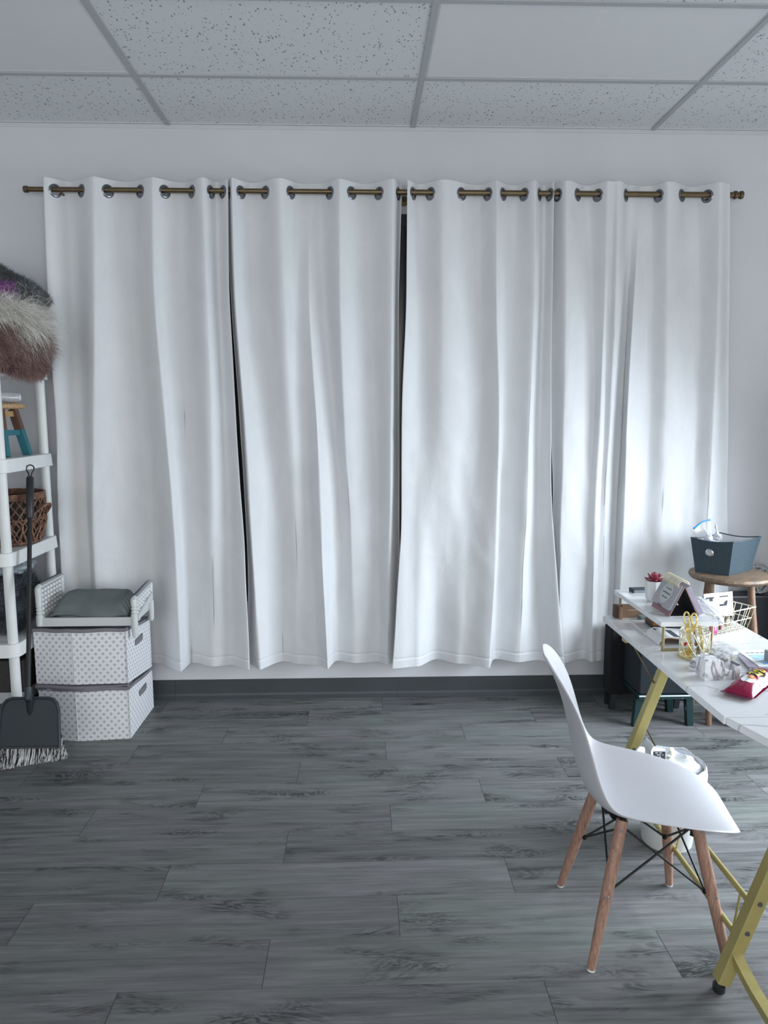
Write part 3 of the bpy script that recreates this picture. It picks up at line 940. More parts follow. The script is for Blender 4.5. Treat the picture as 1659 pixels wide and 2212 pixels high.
slen = math.hypot(XT - XL, ZT_ - RZ)
b = MB(); slab(b, O, sl, nl, .022, slen - .002, A0 + .002, A1 - .002, .002, .009); b.build('page_block', M['slate_book'], t)
b = MB(); slab(b, O, sl, nl, .018, slen - .001, A0, A1, .0095, .0105); b.build('top_page', M['cal_cover'], t)
fr = frame(O + sl * (slen * .60) + nl * .0108 + Vector((0, (A1 - A0) / 2, 0)), (0, -1, 0), sl)
b = MB(fr); b.lathe([(.040, 0), (.040, .0004)], (0, 0, 0), 36); b.v = [v for v in b.v]
ov = b.build('oval_panel', M['oval'], t)
b = MB()
for k, s_ in enumerate(('I am a work of', 'you will always grow', 'at the one you')):
    text_into(b, s_, .0092, fr @ Matrix.Translation((.002 - k * .001, .0165 - .0165 * k, .0007)), .78, shear=.25)
b.build('handwriting', M['soft_ink'], t)
fr2 = frame(O + sl * (slen * .60 - .050) + nl * .0109 + Vector((0, (A1 - A0) / 2, 0)), (0, -1, 0), sl)
b = MB(); text_into(b, 'October 3', .0115, fr2 @ Matrix.Translation((-.004, 0, .0002)), .75, shear=.3); b.build('date_line', M['red_ink'], t)
sr2 = Vector((XT - XR, 0, ZT_ - RZ)); sr2.normalize(); nr = Vector((sr2.z, 0, -sr2.x))
b = MB(); slab(b, Vector((XR, A0, RZ)), sr2, nr, .003, slen - .004, A0 + .001, A1 - .001, .002, .020); b.build('turned_pages', M['lilac_paper'], t)
b = MB()
for k in range(14):
    y = A0 + .010 + (A1 - A0 - .020) * k / 13
    b.tube([(XT + .019 * math.cos(a), y, ZT_ + .004 + .017 * math.sin(a)) for a in [2 * math.pi * q / 16 for q in range(16)]], .0016, 6, closed=True)
b.build('spiral_binding', M['cream_wire'], t, True)

# things under the riser
t = thing('card_box', (1.085, 2.80, TZ), 'low brown kraft card box under the far end of the riser', 'box')
MB().box((1.036, 2.846 - .02, TZ), (1.17, 2.846, TZ + .052)).build('box_body', M['kraft'], t, bevel=.001)
MB().box((1.06, 2.8245, TZ + .031), (1.16, 2.826, TZ + .0325)).build('lid_edge', M['pot'], t)
for k, (x, m, lab) in enumerate(((1.026, 'kraft', 'thin kraft notebook standing on edge against the kraft card box'), (1.014, 'dark_kraft', 'dark brown notebook standing at the far left end of the desk'))):
    o = MB().box((x - .005, 2.802 + .02 * k, TZ), (x + .0045, 2.856, TZ + .05)).build('notebook', M[m], None, bevel=.001)
    tag(o, lab, 'notebook')
t = thing('memo_pad', (1.13, 2.80, TZ), 'grey green memo pad with a white label under the riser', 'memo pad')
MB().box((1.094, 2.772, TZ), (1.19, 2.812, TZ + .018)).build('pad', M['sage'], t, bevel=.001)
MB().box((1.13, 2.7725, TZ + .018), (1.17, 2.800, TZ + .0188)).build('label_sheet', M['paper'], t)
nb = rotz((1.037, 2.594, TZ), R(-3))
t = thing('notebook', (1.07, 2.68, TZ), 'pale marbled notebook lying under the riser, left of the orange one', 'notebook')
MB(nb).box((.0015, 0, .001), (.115, .160, .011)).build('pages', M['paper'], t)
MB(nb).box((0, -.001, .011), (.117, .161, .0125)).box((0, -.001, 0), (.117, .161, .001)).build('cover', M['floral'], t, bevel=.0005)
t = thing('spiral_notebook', (1.14, 2.65, TZ), 'spiral notebook with a tan orange cover stacked under the riser', 'notebook')
sp_ = rotz((1.082, 2.632, TZ + .0128), R(-3))
MB(sp_).box((.003, 0, 0), (.105, .085, .012)).build('page_block', M['dark_grey'], t)
MB(sp_).box((.002, -.001, .012), (.106, .086, .021)).build('cover', M['orange'], t, bevel=.001)
b = MB()
for k in range(12):
    b.tube([sp_ @ Vector((.004 + .006 * math.cos(a), .005 + .0068 * k, .011 + .011 * math.sin(a))) for a in [2 * math.pi * q / 10 for q in range(10)]], .0009, 5, closed=True)
b.build('spiral_binding', M['nickel'], t, True)
t = thing('open_book', (1.09, 2.52, TZ), 'open book with curled white pages lying under the near end of the riser', 'book')
pf = [(1.041, .0015), (1.043, .012), (1.050, .022), (1.060, .029), (1.072, .032), (1.088, .031), (1.110, .028), (1.140, .026), (1.168, .024), (1.186, .023)]
outer = [Vector((x, 0, TZ + z)) for x, z in pf]


def ribbon(mb, pts, y0, y1, th, dy=0.0):
    n = len(pts)
    vs, fs = [], []
    for i, p in enumerate(pts):
        a = pts[max(0, i - 1)]; c = pts[min(n - 1, i + 1)]
        d = (c - a).normalized(); q = Vector((d.z, 0, -d.x)) * th
        for y in (y0, y1):
            for o in (Vector((0, 0, 0)), q):
                vs.append(Vector((p.x + o.x, y, max(TZ + .0003, p.z + o.z))))
    for i in range(n - 1):
        k = 4 * i
        fs += [(k, k + 2, k + 6, k + 4), (k + 1, k + 5, k + 7, k + 3), (k, k + 4, k + 5, k + 1), (k + 2, k + 3, k + 7, k + 6)]
    fs += [(0, 1, 3, 2), (4 * n - 4, 4 * n - 2, 4 * n - 1, 4 * n - 3)]
    mb.add(vs, fs)


b = MB(); ribbon(b, outer, 2.474, 2.592, .004); b.build('pages', M['paper'], t, True)
inn = []
for i, p in enumerate(outer):
    a = outer[max(0, i - 1)]; c = outer[min(len(outer) - 1, i + 1)]
    d = (c - a).normalized(); inn.append(p + Vector((d.z, 0, -d.x)) * .0042)
b = MB(); ribbon(b, inn, 2.472, 2.594, .0022); b.build('cover', M['kraft'], t, True)
b = MB()
b.add([(1.098, 2.478, TZ + .0305), (1.120, 2.478, TZ + .0285), (1.120, 2.56, TZ + .0285), (1.098, 2.56, TZ + .0305)], [(0, 1, 2, 3)])
b.add([(1.062, 2.560, TZ + .0302), (1.076, 2.560, TZ + .0323), (1.076, 2.580, TZ + .0323), (1.062, 2.580, TZ + .0302)], [(0, 1, 2, 3)])
b.build('printed_picture', M['dark_grey'], t)
b = MB(); b.box((1.15, 2.474, TZ), (1.184, 2.592, TZ + .018)); b.build('right_page_block', M['paper'], t)

t = thing('snack_packet', (1.15, 2.445, TZ), 'small white and red packet behind the gold pen cup', 'packet')
MB().box((1.105, 2.432, TZ + .0095), (1.185, 2.456, TZ + .034)).build('packet_body', M['paper'], t, bevel=.003)
MB().box((1.108, 2.4308, TZ + .012), (1.14, 2.4325, TZ + .024)).build('red_flash', M['red'], t)
MB().box((1.148, 2.4308, TZ + .0105), (1.172, 2.4325, TZ + .022)).build('orange_flash', M['orange'], t)

# gold wire pen cup and what stands in it
PCX, PCY, PCR, PCH = 1.112, 2.352, .047, .088
t = thing('pen_cup', (PCX, PCY, TZ), 'gold geometric wire pen cup on the desk in front of the riser', 'pen cup')
MB().lathe([(PCR + .003, 0), (PCR + .004, .002), (PCR, .004)], (PCX, PCY, TZ), 32).build('base_plate', M['gold_shiny'], t, True)
b = MB()
NSEG = 9
ringpt = lambda a, z, r=PCR: Vector((PCX + r * math.cos(a), PCY + r * math.sin(a), TZ + z))
for z in (.005, PCH): b.tube([ringpt(2 * math.pi * k / 32, z) for k in range(32)], .0019, 6, closed=True)
for k in range(NSEG):
    a0, a1, am = 2 * math.pi * k / NSEG, 2 * math.pi * (k + 1) / NSEG, 2 * math.pi * (k + .5) / NSEG
    b.cyl(ringpt(a0, .005), ringpt(a0, PCH), .0015, n=6)
    b.cyl(ringpt(a0, .030), ringpt(am, .005), .0014, n=6).cyl(ringpt(a1, .030), ringpt(am, .005), .0014, n=6)
    b.cyl(ringpt(a0, .030), ringpt(am, .056), .0014, n=6).cyl(ringpt(a1, .030), ringpt(am, .056), .0014, n=6)
    b.cyl(ringpt(am, .056), ringpt(a0, PCH), .0014, n=6).cyl(ringpt(am, .056), ringpt(a1, PCH), .0014, n=6)
b.build('wire_frame', M['cream_wire'], t, True)
t = thing('scissors', (1.085, 2.33, TZ + .01), 'gold handled scissors standing in the pen cup', 'scissors')
b = MB()
for c, l in ((Vector((1.073, 2.335, TZ + .138)), .016), (Vector((1.097, 2.332, TZ + .134)), .0155)):
    b.tube([c + Vector((.0095 * math.cos(a) + .006 * -math.sin(a) * .3, 0, .021 * math.sin(a))) for a in [2 * math.pi * q / 20 for q in range(20)]], .0030, 8, closed=True)
b.build('handles', M['gold_shiny'], t, True)
b = MB()
b.bar((1.076, 2.335, TZ + .118), (1.096, 2.345, TZ + .008), .012, .0022, (0, 1, 0)).bar((1.096, 2.333, TZ + .115), (1.086, 2.345, TZ + .008), .012, .0022, (0, 1, 0))
b.build('blades', M['gold_shiny'], t)
for (p0, p1, mk, lab, cap) in (((1.103, 2.322, TZ + .006), (1.090, 2.340, TZ + .098), 'pot', 'white and gold pen leaning left inside the pen cup', 'gold_shiny'),
                               ((1.140, 2.336, TZ + .006), (1.108, 2.318, TZ + .116), 'gold_shiny', 'gold pen leaning across the middle of the pen cup', 'chrome'),
                               ((1.132, 2.352, TZ + .006), (1.104, 2.360, TZ + .112), 'amber', 'bronze coloured pen behind the gold pen in the cup', 'gold_shiny')):
    a, c = Vector(p0), Vector(p1)
    t = thing('pen', a, lab, 'pen')
    MB().tube([a, a.lerp(c, .1), c], [.0015, .0042, .0042], 10).build('barrel', M[mk], t, True)
    q = Vector((.0048, -.002, 0))
    MB().bar(a.lerp(c, .72) + q, c + q, .0022, .0012).build('clip', M[cap], t)

# marble tape dispenser, stapler, clear pouch
t = thing('tape_dispenser', (1.10, 2.15, TZ), 'white marble patterned tape dispenser near the desk edge', 'tape dispenser')
dm = frame((1.0435, 2.127, TZ), (1, .13, 0), (0, 0, 1))       # x along the front, y up, z towards the camera
prof2 = [(0, 0), (.116, 0), (.118, .030), (.1185, .0405), (.108, .039), (.100, .034), (.090, .0285), (.079, .028), (.070, .033), (.064, .044), (.061, .055), (.057, .061), (.044, .0635), (.040, .066), (0, .067)]
n = len(prof2)
b = MB(dm)
vs = [(x, y, 0) for x, y in prof2] + [(x, y, -.052) for x, y in prof2]
b.add(vs, [tuple(range(n)), tuple(range(2 * n - 1, n - 1, -1))] + [(i, i + n, (i + 1) % n + n, (i + 1) % n) for i in range(n)])
b.build('dispenser_body', M['marble_block'], t, bevel=.0012)
b = MB(dm); b.box((.112, .0405, -.046), (.119, .0435, -.006)); b.build('cutter', M['nickel'], t)
b = MB(dm)
b.tube([(.079 + .019 * math.cos(a), .0485 + .0195 * math.sin(a), -.027) for a in [2 * math.pi * q / 24 for q in range(24)]], .004, 6, closed=True)
b.build('tape_roll', M['film'], t, True)
t = thing('stapler', (1.07, 2.23, TZ), 'small marbled stapler lying behind the tape dispenser', 'stapler')
sm = rotz((1.052, 2.205, TZ), R(38))
MB(sm).box((0, 0, 0), (.085, .026, .012)).build('base', M['pot'], t, bevel=.002)
MB(sm).box((.002, .003, .014), (.085, .023, .022)).build('magazine', M['chrome'], t, bevel=.001)
MB(sm).hexa([(0, .001, .022), (.085, .001, .022), (.085, .025, .022), (0, .025, .022)], [(.006, .004, .036), (.08, .004, .046), (.08, .022, .046), (.006, .022, .036)]).build('upper_arm', M['marble_block'], t, bevel=.003)
t = thing('clear_pouch', (1.17, 2.36, TZ), 'clear plastic pouch with a foil insert behind the tape dispenser', 'pouch')


def lumpy(seed, amt, sc):
    return lambda p: 1 + amt * noise.noise(p * sc + Vector((seed, 0, 0)))


MB().ball((1.188, 2.345, TZ + .024), (.062, .070, .0235), 20, 12, lumpy(3, .25, 2.2)).build('film_cover', M['film'], t, True)
MB().ball((1.186, 2.342, TZ + .014), (.042, .050, .012), 16, 10, lumpy(8, .5, 3)).build('foil_insert', M['marble_block'], t, True)
MB().box((1.20, 2.300, TZ + .003), (1.218, 2.316, TZ + .018)).build('gold_clip', M['gold_shiny'], t, bevel=.003)

# papers at the right edge of the desk
pm = rotz((1.262, 2.215, TZ), R(-8))
for k, (z, lab, dx, a) in enumerate(((0, 'grey card lying lowest of the booklets right of the tape dispenser', -.022, 22), (.0042, 'mauve grey booklet lying on the grey card right of the tape dispenser', -.012, 12))):
    mm_ = rotz((1.245 + dx, 2.20 + .03 * k, TZ + z), R(-a))
    t = thing('booklet', (1.24, 2.25, TZ + z), lab, 'booklet')
    MB(mm_).box((0, 0, .0006), (.17, .115, .0034)).build('pages', M['paper' if k else 'grey_paper'], t)
    MB(mm_).box((-.001, -.001, .0034), (.171, .116, .004)).box((-.001, -.001, 0), (.171, .116, .0006)).build('cover', M['grey_paper' if k == 0 else 'lilac_paper'], t)
t = thing('printed_sheet', (1.32, 2.30, TZ + .0086), 'white sheet with blue printed text at the right edge of the desk', 'sheet')
pm = rotz((1.264, 2.222, TZ + .0086), R(2))
MB(pm).hexa([(0, 0, 0), (.135, 0, 0), (.135, .162, 0), (.018, .162, 0)], [(0, 0, .0012), (.135, 0, .0012), (.135, .162, .0012), (.018, .162, .0012)]).build('sheet', M['paper'], t)
g = G('blue_watercolour_print', 0.7)
nz = g.noise(g.mapping((6, 40, 1)), 3, 4)
g.color(g.ramp(nz, [(0.35, srgb(228, 240, 244)), (0.5, srgb(178, 222, 240)), (0.62, srgb(106, 158, 222))]))
MB(pm).box((.026, .016, .0012), (.125, .110, .0016)).build('blue_print', g.m, t)
b = MB()
for k in range(5): b.box((.03 + .017 * k, .128, .0012), (.03 + .017 * k + .012, .135, .0015))
o_ = MB(pm); o_.v = [pm @ v for v in b.v]; o_.f = b.f
o_.build('heading', M['slate_book'], t)
o = MB().box((1.312, 2.252, TZ + .0102), (1.40, 2.285, TZ + .045)).build('tin', M['grey_paper'], None, bevel=.002)
tag(o, 'plain grey tin standing on the printed sheet at the right edge of the frame', 'tin')

# cracker bag: axis along the desk, lying on its back
t = thing('cracker_bag', (1.15, 2.08, TZ), 'crimson foil cracker bag lying open on the desk', 'snack bag')
ax = Vector((.72, .69, 0)).normalized(); lt = Vector((ax.y, -ax.x, 0))      # lt: right hand side of the axis
B0 = Vector((1.074, 1.993, TZ))
LEN, HWD = .25, .040
rows, NB = [], 20


def bag_pt(s, u, up):
    k = math.sin(min(1, max(0, s)) * math.pi) ** .45
    wd = HWD * (1.08 - .12 * k)
    th = .036 * k * (1 - abs(u) ** 2.6) ** .8
    wr = .0030 * noise.noise(Vector((s * 9, u * 3, 2 if up else 5)))
    fold = .006 * math.exp(-((s - .62) / .05) ** 2)
    z = (.010 + th * .86 + wr - fold * (1 - abs(u))) if up else max(.0005, .010 - .012 * k + wr * .3)
    z = max(z, .0006)
    return B0 + ax * (s * LEN) + lt * (wd * u) + Vector((0, 0, z))


for up in (True, False):
    rows.append([[bag_pt(i / 26, -1 + 2 * j / NB, up) for j in range(NB + 1)] for i in range(27)])
b = MB(); b.grid(rows[0], flip=True); b.grid(rows[1]); b.build('bag_body', M['crimson'], t, True, angle=180)
for s0, s1 in ((-.055, .01), (.99, 1.05)):
    b = MB()
    b.hexa([B0 + ax * (s0 * LEN) - lt * .043 + Vector((0, 0, .0115)), B0 + ax * (s0 * LEN) + lt * .043 + Vector((0, 0, .0095)), B0 + ax * (s1 * LEN) + lt * .043 + Vector((0, 0, .010)), B0 + ax * (s1 * LEN) - lt * .043 + Vector((0, 0, .010))],
           [B0 + ax * (s0 * LEN) - lt * .043 + Vector((0, 0, .0125)), B0 + ax * (s0 * LEN) + lt * .043 + Vector((0, 0, .0105)), B0 + ax * (s1 * LEN) + lt * .043 + Vector((0, 0, .011)), B0 + ax * (s1 * LEN) - lt * .043 + Vector((0, 0, .011))])
    b.build('crimped_seal', M['crimson_dark'], t)


def decal(mb, pts, off):
    """drop flat (s metres, u metres) outline onto the bag"""
    vs = [bag_pt(s / LEN, max(-.97, min(.97, u / HWD)), True) + Vector((0, 0, off)) for s, u in pts]
    mb.add(vs, [tuple(range(len(vs)))])


def disc_decal(mb, s, u, rs, ru, off, n=28):
    for i in range(4):
        for k in range(n):
            a0, a1 = 2 * math.pi * k / n, 2 * math.pi * (k + 1) / n
            f0, f1 = i / 4, (i + 1) / 4
            q = [(f0, a0), (f1, a0), (f1, a1), (f0, a1)]
            decal(mb, [(s + rs * f * math.cos(a), u + ru * f * math.sin(a)) for f, a in q], off)


b = MB(); disc_decal(b, .146, .002, .038, .025, .0010); b.build('oval_print', M['navy'], t)
b = MB(); disc_decal(b, .078, .004, .026, .021, .0011); b.build('bowl_print', M['paper'], t)
b = MB(); disc_decal(b, .092, .008, .014, .011, .0016); b.build('cracker_print', M['cracker'], t)
# lettering: reads from the far end of the bag towards the near end
tb = MB(); text_into(tb, 'RITZ', .036, Matrix.Identity(4), .92, extrude=0.0, offset=.0006)
import bmesh
me_ = bpy.data.meshes.new('tmp'); me_.from_pydata([tuple(v) for v in tb.v], [], tb.f)
bmm = bmesh.new(); bmm.from_mesh(me_); bmesh.ops.triangulate(bmm, faces=bmm.faces[:])
for _ in range(4):
    bmesh.ops.subdivide_edges(bmm, edges=[e for e in bmm.edges if e.calc_length() > .004], cuts=1)
    bmesh.ops.triangulate(bmm, faces=bmm.faces[:])
bmm.verts.index_update()
tb.v = [v.co.copy() for v in bmm.verts]; tb.f = [tuple(v.index for v in f.verts) for f in bmm.faces]
bmm.free(); bpy.data.meshes.remove(me_)
vs = []
for v in tb.v:
    s = (.146 - v.x) / LEN; u = (.004 + v.y * 1.15) / HWD
    vs.append(bag_pt(s, max(-.97, min(.97, u)), True) + Vector((0, 0, .0024)))
b = MB(); b.add(vs, tb.f); b.build('lettering', M['yellow'], t)
b = MB()
for i in range(4):
    for j in range(2): decal(b, [(.085 + .008 * i, .0338 + .002 * j), (.093 + .008 * i, .0338 + .002 * j), (.093 + .008 * i, .0358 + .002 * j), (.085 + .008 * i, .0358 + .002 * j)], .0012)
b.build('nutrition_panel', M['paper'], t)
b = MB(); disc_decal(b, .185, -.012, .007, .006, .0012, 4); b.build('square_badge', M['lilac_paper'], t)

# wire basket on the desk with odds and ends
dx_ = Vector((.88, .475, 0)).normalized(); dy_ = Vector((-dx_.y, dx_.x, 0))
BO = Vector((1.276, 2.560, TZ))
WBX, WBY, WBH = .200, .135, .084
t = thing('wire_basket', BO, 'pale gold wire basket at the back of the desk, right of the riser', 'wire basket')


def wb(u, v, z):
    f = 1 + .22 * z / WBH
    c = BO + dx_ * (WBX / 2) + dy_ * (WBY / 2)
    return c + dx_ * ((u - .5) * WBX * f) + dy_ * ((v - .5) * WBY * f) + Vector((0, 0, .003 + z))


b = MB()
for z in (WBH, WBH * .5): b.tube([wb(0, 0, z), wb(1, 0, z), wb(1, 1, z), wb(0, 1, z)], .0024 if z > .05 else .0018, 6, closed=True)
for k in range(9):
    u = k / 8
    b.cyl(wb(u, 0, 0), wb(u, 0, WBH), .0014, n=6).cyl(wb(u, 1, 0), wb(u, 1, WBH), .0014, n=6).cyl(wb(u, 0, 0), wb(u, 1, 0), .0014, n=6)
for k in range(7):
    v = k / 6
    b.cyl(wb(0, v, 0), wb(0, v, WBH), .0014, n=6).cyl(wb(1, v, 0), wb(1, v, WBH), .0014, n=6).cyl(wb(0, v, 0), wb(1, v, 0), .0014, n=6)
b.build('wire_frame', M['cream_wire'], t, True)
t = thing('picture_card', wb(.25, .8, .01), 'white card with black silhouette pictures standing in the wire basket', 'card')
p0 = at(1521, 1283, y=2.70); p1 = at(1583, 1277, y=2.745); p2 = at(1583, 1330, y=2.73); p3 = at(1521, 1336, y=2.685)
fc = frame(((p0 + p1 + p2 + p3) / 4), p1 - p0, p0 - p3)
hw, hh = (p1 - p0).length / 2, (p0 - p3).length / 2
MB(fc).box((-hw, -hh, -.001), (hw, hh, .001)).build('card', M['paper'], t)
b = MB(fc)
for x, y, w_, h_ in ((-.6, .62, .34, .07), (-.52, .46, .14, .12), (.38, .66, .36, .05), (.30, -.04, .30, .08), (.48, .10, .13, .10), (.54, .22, .09, .08)):
    b.box(((x - w_ / 1.2) * hw, (y - h_) * hh, .001), ((x + w_ / 1.2) * hw, (y + h_) * hh, .0014))
b.build('silhouettes', M['ink'], t)
b = MB(fc)
b.box((-.1 * hw, -.6 * hh, .001), (.9 * hw, .42 * hh, .0012))
b.build('tint_panel', plain('pale_lilac_tint', (214, 212, 226), 0.7), t)
t = thing('plastic_bag', wb(.4, .4, .06), 'crumpled white plastic bag lying over the wire basket', 'plastic bag')
pa, pb_ = at(1502, 1296, y=2.64), at(1552, 1338, y=2.56)
mid = (pa + pb_) / 2
axb = (pb_ - pa).normalized()
mb_ = MB(frame(mid, axb, (0, 0, 1)))
L2 = (pb_ - pa).length / 2 + .016
mb_.ball((0, -.002, 0), (L2, .026, .040), 32, 22, lambda p: 1 + .22 * noise.noise(Vector((p.x * 2.2, p.y * 7, p.z * 6))) + .12 * noise.noise(p * 9))
g = G('white_polythene', 0.22)
g.color(srgb(226, 229, 234)); g.bump(g.noise(g.mapping((4, 16, 16)), 7, 4, 0.6, 1.2), 0.7, 0.006)
M['poly'] = g.m
mb_.build('bag_film', M['poly'], t, True)
q = wb(.12, .12, .002)
t = thing('packet', q, 'bright magenta packet in the wire basket beside the riser leg', 'packet')
MB(rotz(q, R(25))).box((-.012, -.008, .003), (.016, .010, .036)).build('packet_body', M['magenta'], t, bevel=.004)
MB(rotz(q, R(25))).box((-.002, -.0086, .016), (.006, -.0078, .036)).build('label', M['paper'], t)
q = wb(.42, .3, .002)
t = thing('jar', q, 'small maroon lidded jar in the middle of the wire basket', 'jar')
MB().lathe([(.010, .003), (.0125, .006), (.0125, .026), (.010, .029)], q, 18).build('jar_body', M['maroon'], t, True)
MB().lathe([(.0125, .0292), (.0125, .036), (.011, .037)], q, 18).build('lid', M['pot'], t, True)
q = wb(.74, .4, .002)
t = thing('tape_roll', q, 'gold and olive tape roll at the right end of the wire basket', 'tape roll')
fq = frame(q + Vector((0, 0, .022)), dx_, (0, 0, 1))
MB(fq).lathe([(.010, -.011), (.018, -.011), (.018, .011), (.010, .011), (.010, -.011)], (0, 0, 0), 24, caps=False).build('tape', M['amber'], t, True)
MB(fq).lathe([(.0085, -.0112), (.010, -.0112), (.010, .0112), (.0085, .0112), (.0085, -.0112)], (0, 0, 0), 24, caps=False).build('core', M['paper'], t, True)

# ------------------------------------------------------------------ waste basket behind the chair
WX, WY = 1.118, 2.50
t = thing('waste_basket', (WX, WY, 0), 'white waste basket with a plastic liner behind the chair', 'waste basket')
MB().lathe([(.085, 0), (.088, .004), (.116, .285), (.120, .29), (.118, .292), (.113, .285), (.085, .012), (.001, .012)], (WX, WY, 0), 32).build('bin_body', M['white_plastic'], t, True)
rows = []
for i in range(7):
    r = []
    for k in range(41):
        a = 2 * math.pi * k / 40
        wv_ = noise.noise(Vector((math.cos(a) * 2.2, math.sin(a) * 2.2, i * .5)))
        prof3 = [(.110, .24), (.113, .295), (.118, .308), (.124, .305), (.127, .28), (.126, .25), (.123, .21)]
        rr_, zz_ = prof3[i]
        r.append(Vector((WX + (rr_ + .006 * wv_) * math.cos(a), WY + (rr_ + .006 * wv_) * math.sin(a), zz_ + .018 * wv_)))
    rows.append(r)
MB().grid(rows).build('liner', M['poly'], t, True, angle=180)
o = MB().ball((1.13, 2.51, .272), (.103, .098, .050), 26, 16, lumpy(4, .35, 2.6)).build('crumpled_tissue', M['poly'], None, True)
tag(o, 'crumpled white plastic and tissue filling the waste basket', 'tissue')
q = at(1400, 1622, y=2.47)
o = MB(); pts = []
for k in range(9):
    a = -1.0 + 1.9 * k / 8
    pts.append((q.x + .03 - .032 * math.cos(a * .9), q.z - .016 + .048 * k / 8))
rows = [[Vector((x, 2.44 + .07 * j / 4, z)) for j in range(5)] for x, z in pts]
o.grid(rows); o = o.build('curled_wrapper', M['paper'], None, True, solid=.0012, angle=180)
tag(o, 'curled white paper wrapper poking out at the left of the waste basket', 'wrapper')
t = thing('packaging_box', at(1422, 1625, y=2.49), 'small white box with a black printed panel lying in the waste basket', 'box')
fb = frame(at(1422, 1632, y=2.478), (1, .15, -.10), (0, .25, 1))
MB(fb).box((-.035, -.05, -.03), (.030, .022, 0)).build('carton', M['paper'], t, bevel=.001)
MB(fb).box((-.020, -.018, 0), (.028, .014, .0006)).build('printed_panel', M['ink'], t)
b = MB(fb)
for x, y, w_ in ((-.012, .008, .01), (.004, .008, .009), (-.006, .001, .016), (.016, .001, .004), (.002, -.006, .008), (.008, -.012, .004)): b.box((x, y, .0006), (x + w_, y + .0022, .0009))
b.build('print_lines', M['paper'], t)
t = thing('foil_wrapper', at(1440, 1640, y=2.5), 'crumpled yellow and white wrapper sticking up from the waste basket', 'wrapper')
qa = at(1437, 1618, y=2.50)
rows = [[Vector((qa.x + .006 + .010 * math.sin(k * .7) + .013 * j, 2.485 + .012 * j, qa.z + .012 - .011 * k - .005 * j)) for j in range(3)] for k in range(8)]
MB().grid(rows).build('wrapper_sheet', plain('cream_yellow_wrapper', (226, 222, 180), 0.4, vary=0.2, vs=60), t, True, solid=.001)

# ------------------------------------------------------------------ wooden stool with the teal basket
SX, SY, SZ = 1.845, 3.565, .765
t = thing('wooden_stool', (SX, SY, 0), 'round honey brown wooden stool in the corner carrying the teal basket', 'stool')
MB().lathe([(.165, -.034), (.184, -.028), (.193, -.015), (.190, -.003), (.182, 0)], (SX, SY, SZ), 48).build('seat', M['seat_wood'], t, True)
legs = []
for a, foot in ((205, (1.745, 3.49)), (288, (1.93, 3.37)), (20, (2.085, 3.63)), (108, (1.79, 3.78))):
    tp = Vector((SX + .135 * math.cos(R(a)), SY + .135 * math.sin(R(a)), SZ - .03))
    legs.append((tp, Vector((foot[0], foot[1], 0))))
    MB().tube([tp, tp.lerp(legs[-1][1], .4), legs[-1][1]], [.0155, .0185, .0145], 14).build('leg', M['stool_wood'], t, True)
for i, j, z in ((0, 1, .35), (1, 2, .30), (2, 3, .35), (3, 0, .30), (1, 2, .62), ):
    k = z
    MB().cyl(legs[i][0].lerp(legs[i][1], 1 - z / SZ), legs[j][0].lerp(legs[j][1], 1 - z / SZ), .010, n=12).build('rung', M['stool_wood'], t, True)

bt = [Vector((1.800, 3.488)), Vector((1.975, 3.612)), Vector((1.855, 3.705)), Vector((1.678, 3.585))]
tp_ = [Vector((1.795, 3.455)), Vector((2.022, 3.618)), Vector((1.872, 3.745)), Vector((1.652, 3.600))]
BH = .172
t = thing('fabric_basket', (1.82, 3.6, SZ), 'dark teal woven fabric basket with a metal eyelet on the wooden stool', 'basket')


def wall_pts(f, n=10, m=8, inset=0.0):
    a0, a1 = bt[f], bt[(f + 1) % 4]; c0, c1 = tp_[f], tp_[(f + 1) % 4]
    ctr = (a0 + a1 + bt[(f + 2) % 4] + bt[(f + 3) % 4]) / 4
    rows, uv = [], []
    lw = (c1 - c0).length
    for i in range(m + 1):
        v = i / m
        r, u_ = [], []
        for j in range(n + 1):
            s = j / n
            p = (a0.lerp(a1, s)).lerp(c0.lerp(c1, s), v)
            d = (p - ctr)
            p = p - d.normalized() * inset
            sag = .010 * v * math.sin(math.pi * s)
            r.append(Vector((p.x, p.y, SZ + .001 + BH * v - sag))); u_.append((s * lw + f * .3, v * BH))
        rows.append(r); uv.append(u_)
    return rows, uv


b = MB()
for f in range(4):
    rw, uv = wall_pts(f); b.grid(rw, uv)
b.add([(p.x, p.y, SZ + .0015) for p in bt], [(0, 1, 2, 3)], [[(0, 0), (.2, 0), (.2, .2), (0, .2)]])
b.build('woven_body', M['teal_weave'], t)
b = MB()
for f in range(4):
    rw, uv = wall_pts(f, inset=.004); b.grid(rw, flip=True)
b.add([(p.x, p.y, SZ + .006) for p in bt], [(0, 1, 2, 3)])
b.build('lining', M['lining'], t)
b = MB()
pts = []
for f in range(4): pts += [p for p in wall_pts(f, inset=.002)[0][-1][:-1]]
b.tube(pts, .0035, 6, closed=True); b.build('bound_rim', plain('dark_teal_binding', (58, 74, 84), 0.8), t, True)
fa, fb_ = wall_pts(3)[0], None
pm_ = wall_pts(3, 20, 20)[0]
c_ = pm_[13][9]
ex = (pm_[13][12] - pm_[13][6]).normalized(); ey = (pm_[16][9] - pm_[10][9]).normalized()
fe = frame(c_, ex, ey)
MB(fe).lathe([(.0125, .001), (.0135, .005), (.017, .0045), (.0205, .001), (.0125, .001)], (0, 0, 0), 28, caps=False).build('eyelet', M['chrome'], t, True)
MB(fe).lathe([(.013, .0008), (.013, .0016)], (0, 0, 0), 24).build('eyelet_hole', M['lining'], t)
pm_ = wall_pts(1, 20, 20)[0]
fe = frame(pm_[15][9], (pm_[15][6] - pm_[15][12]).normalized(), (0, 0, 1))
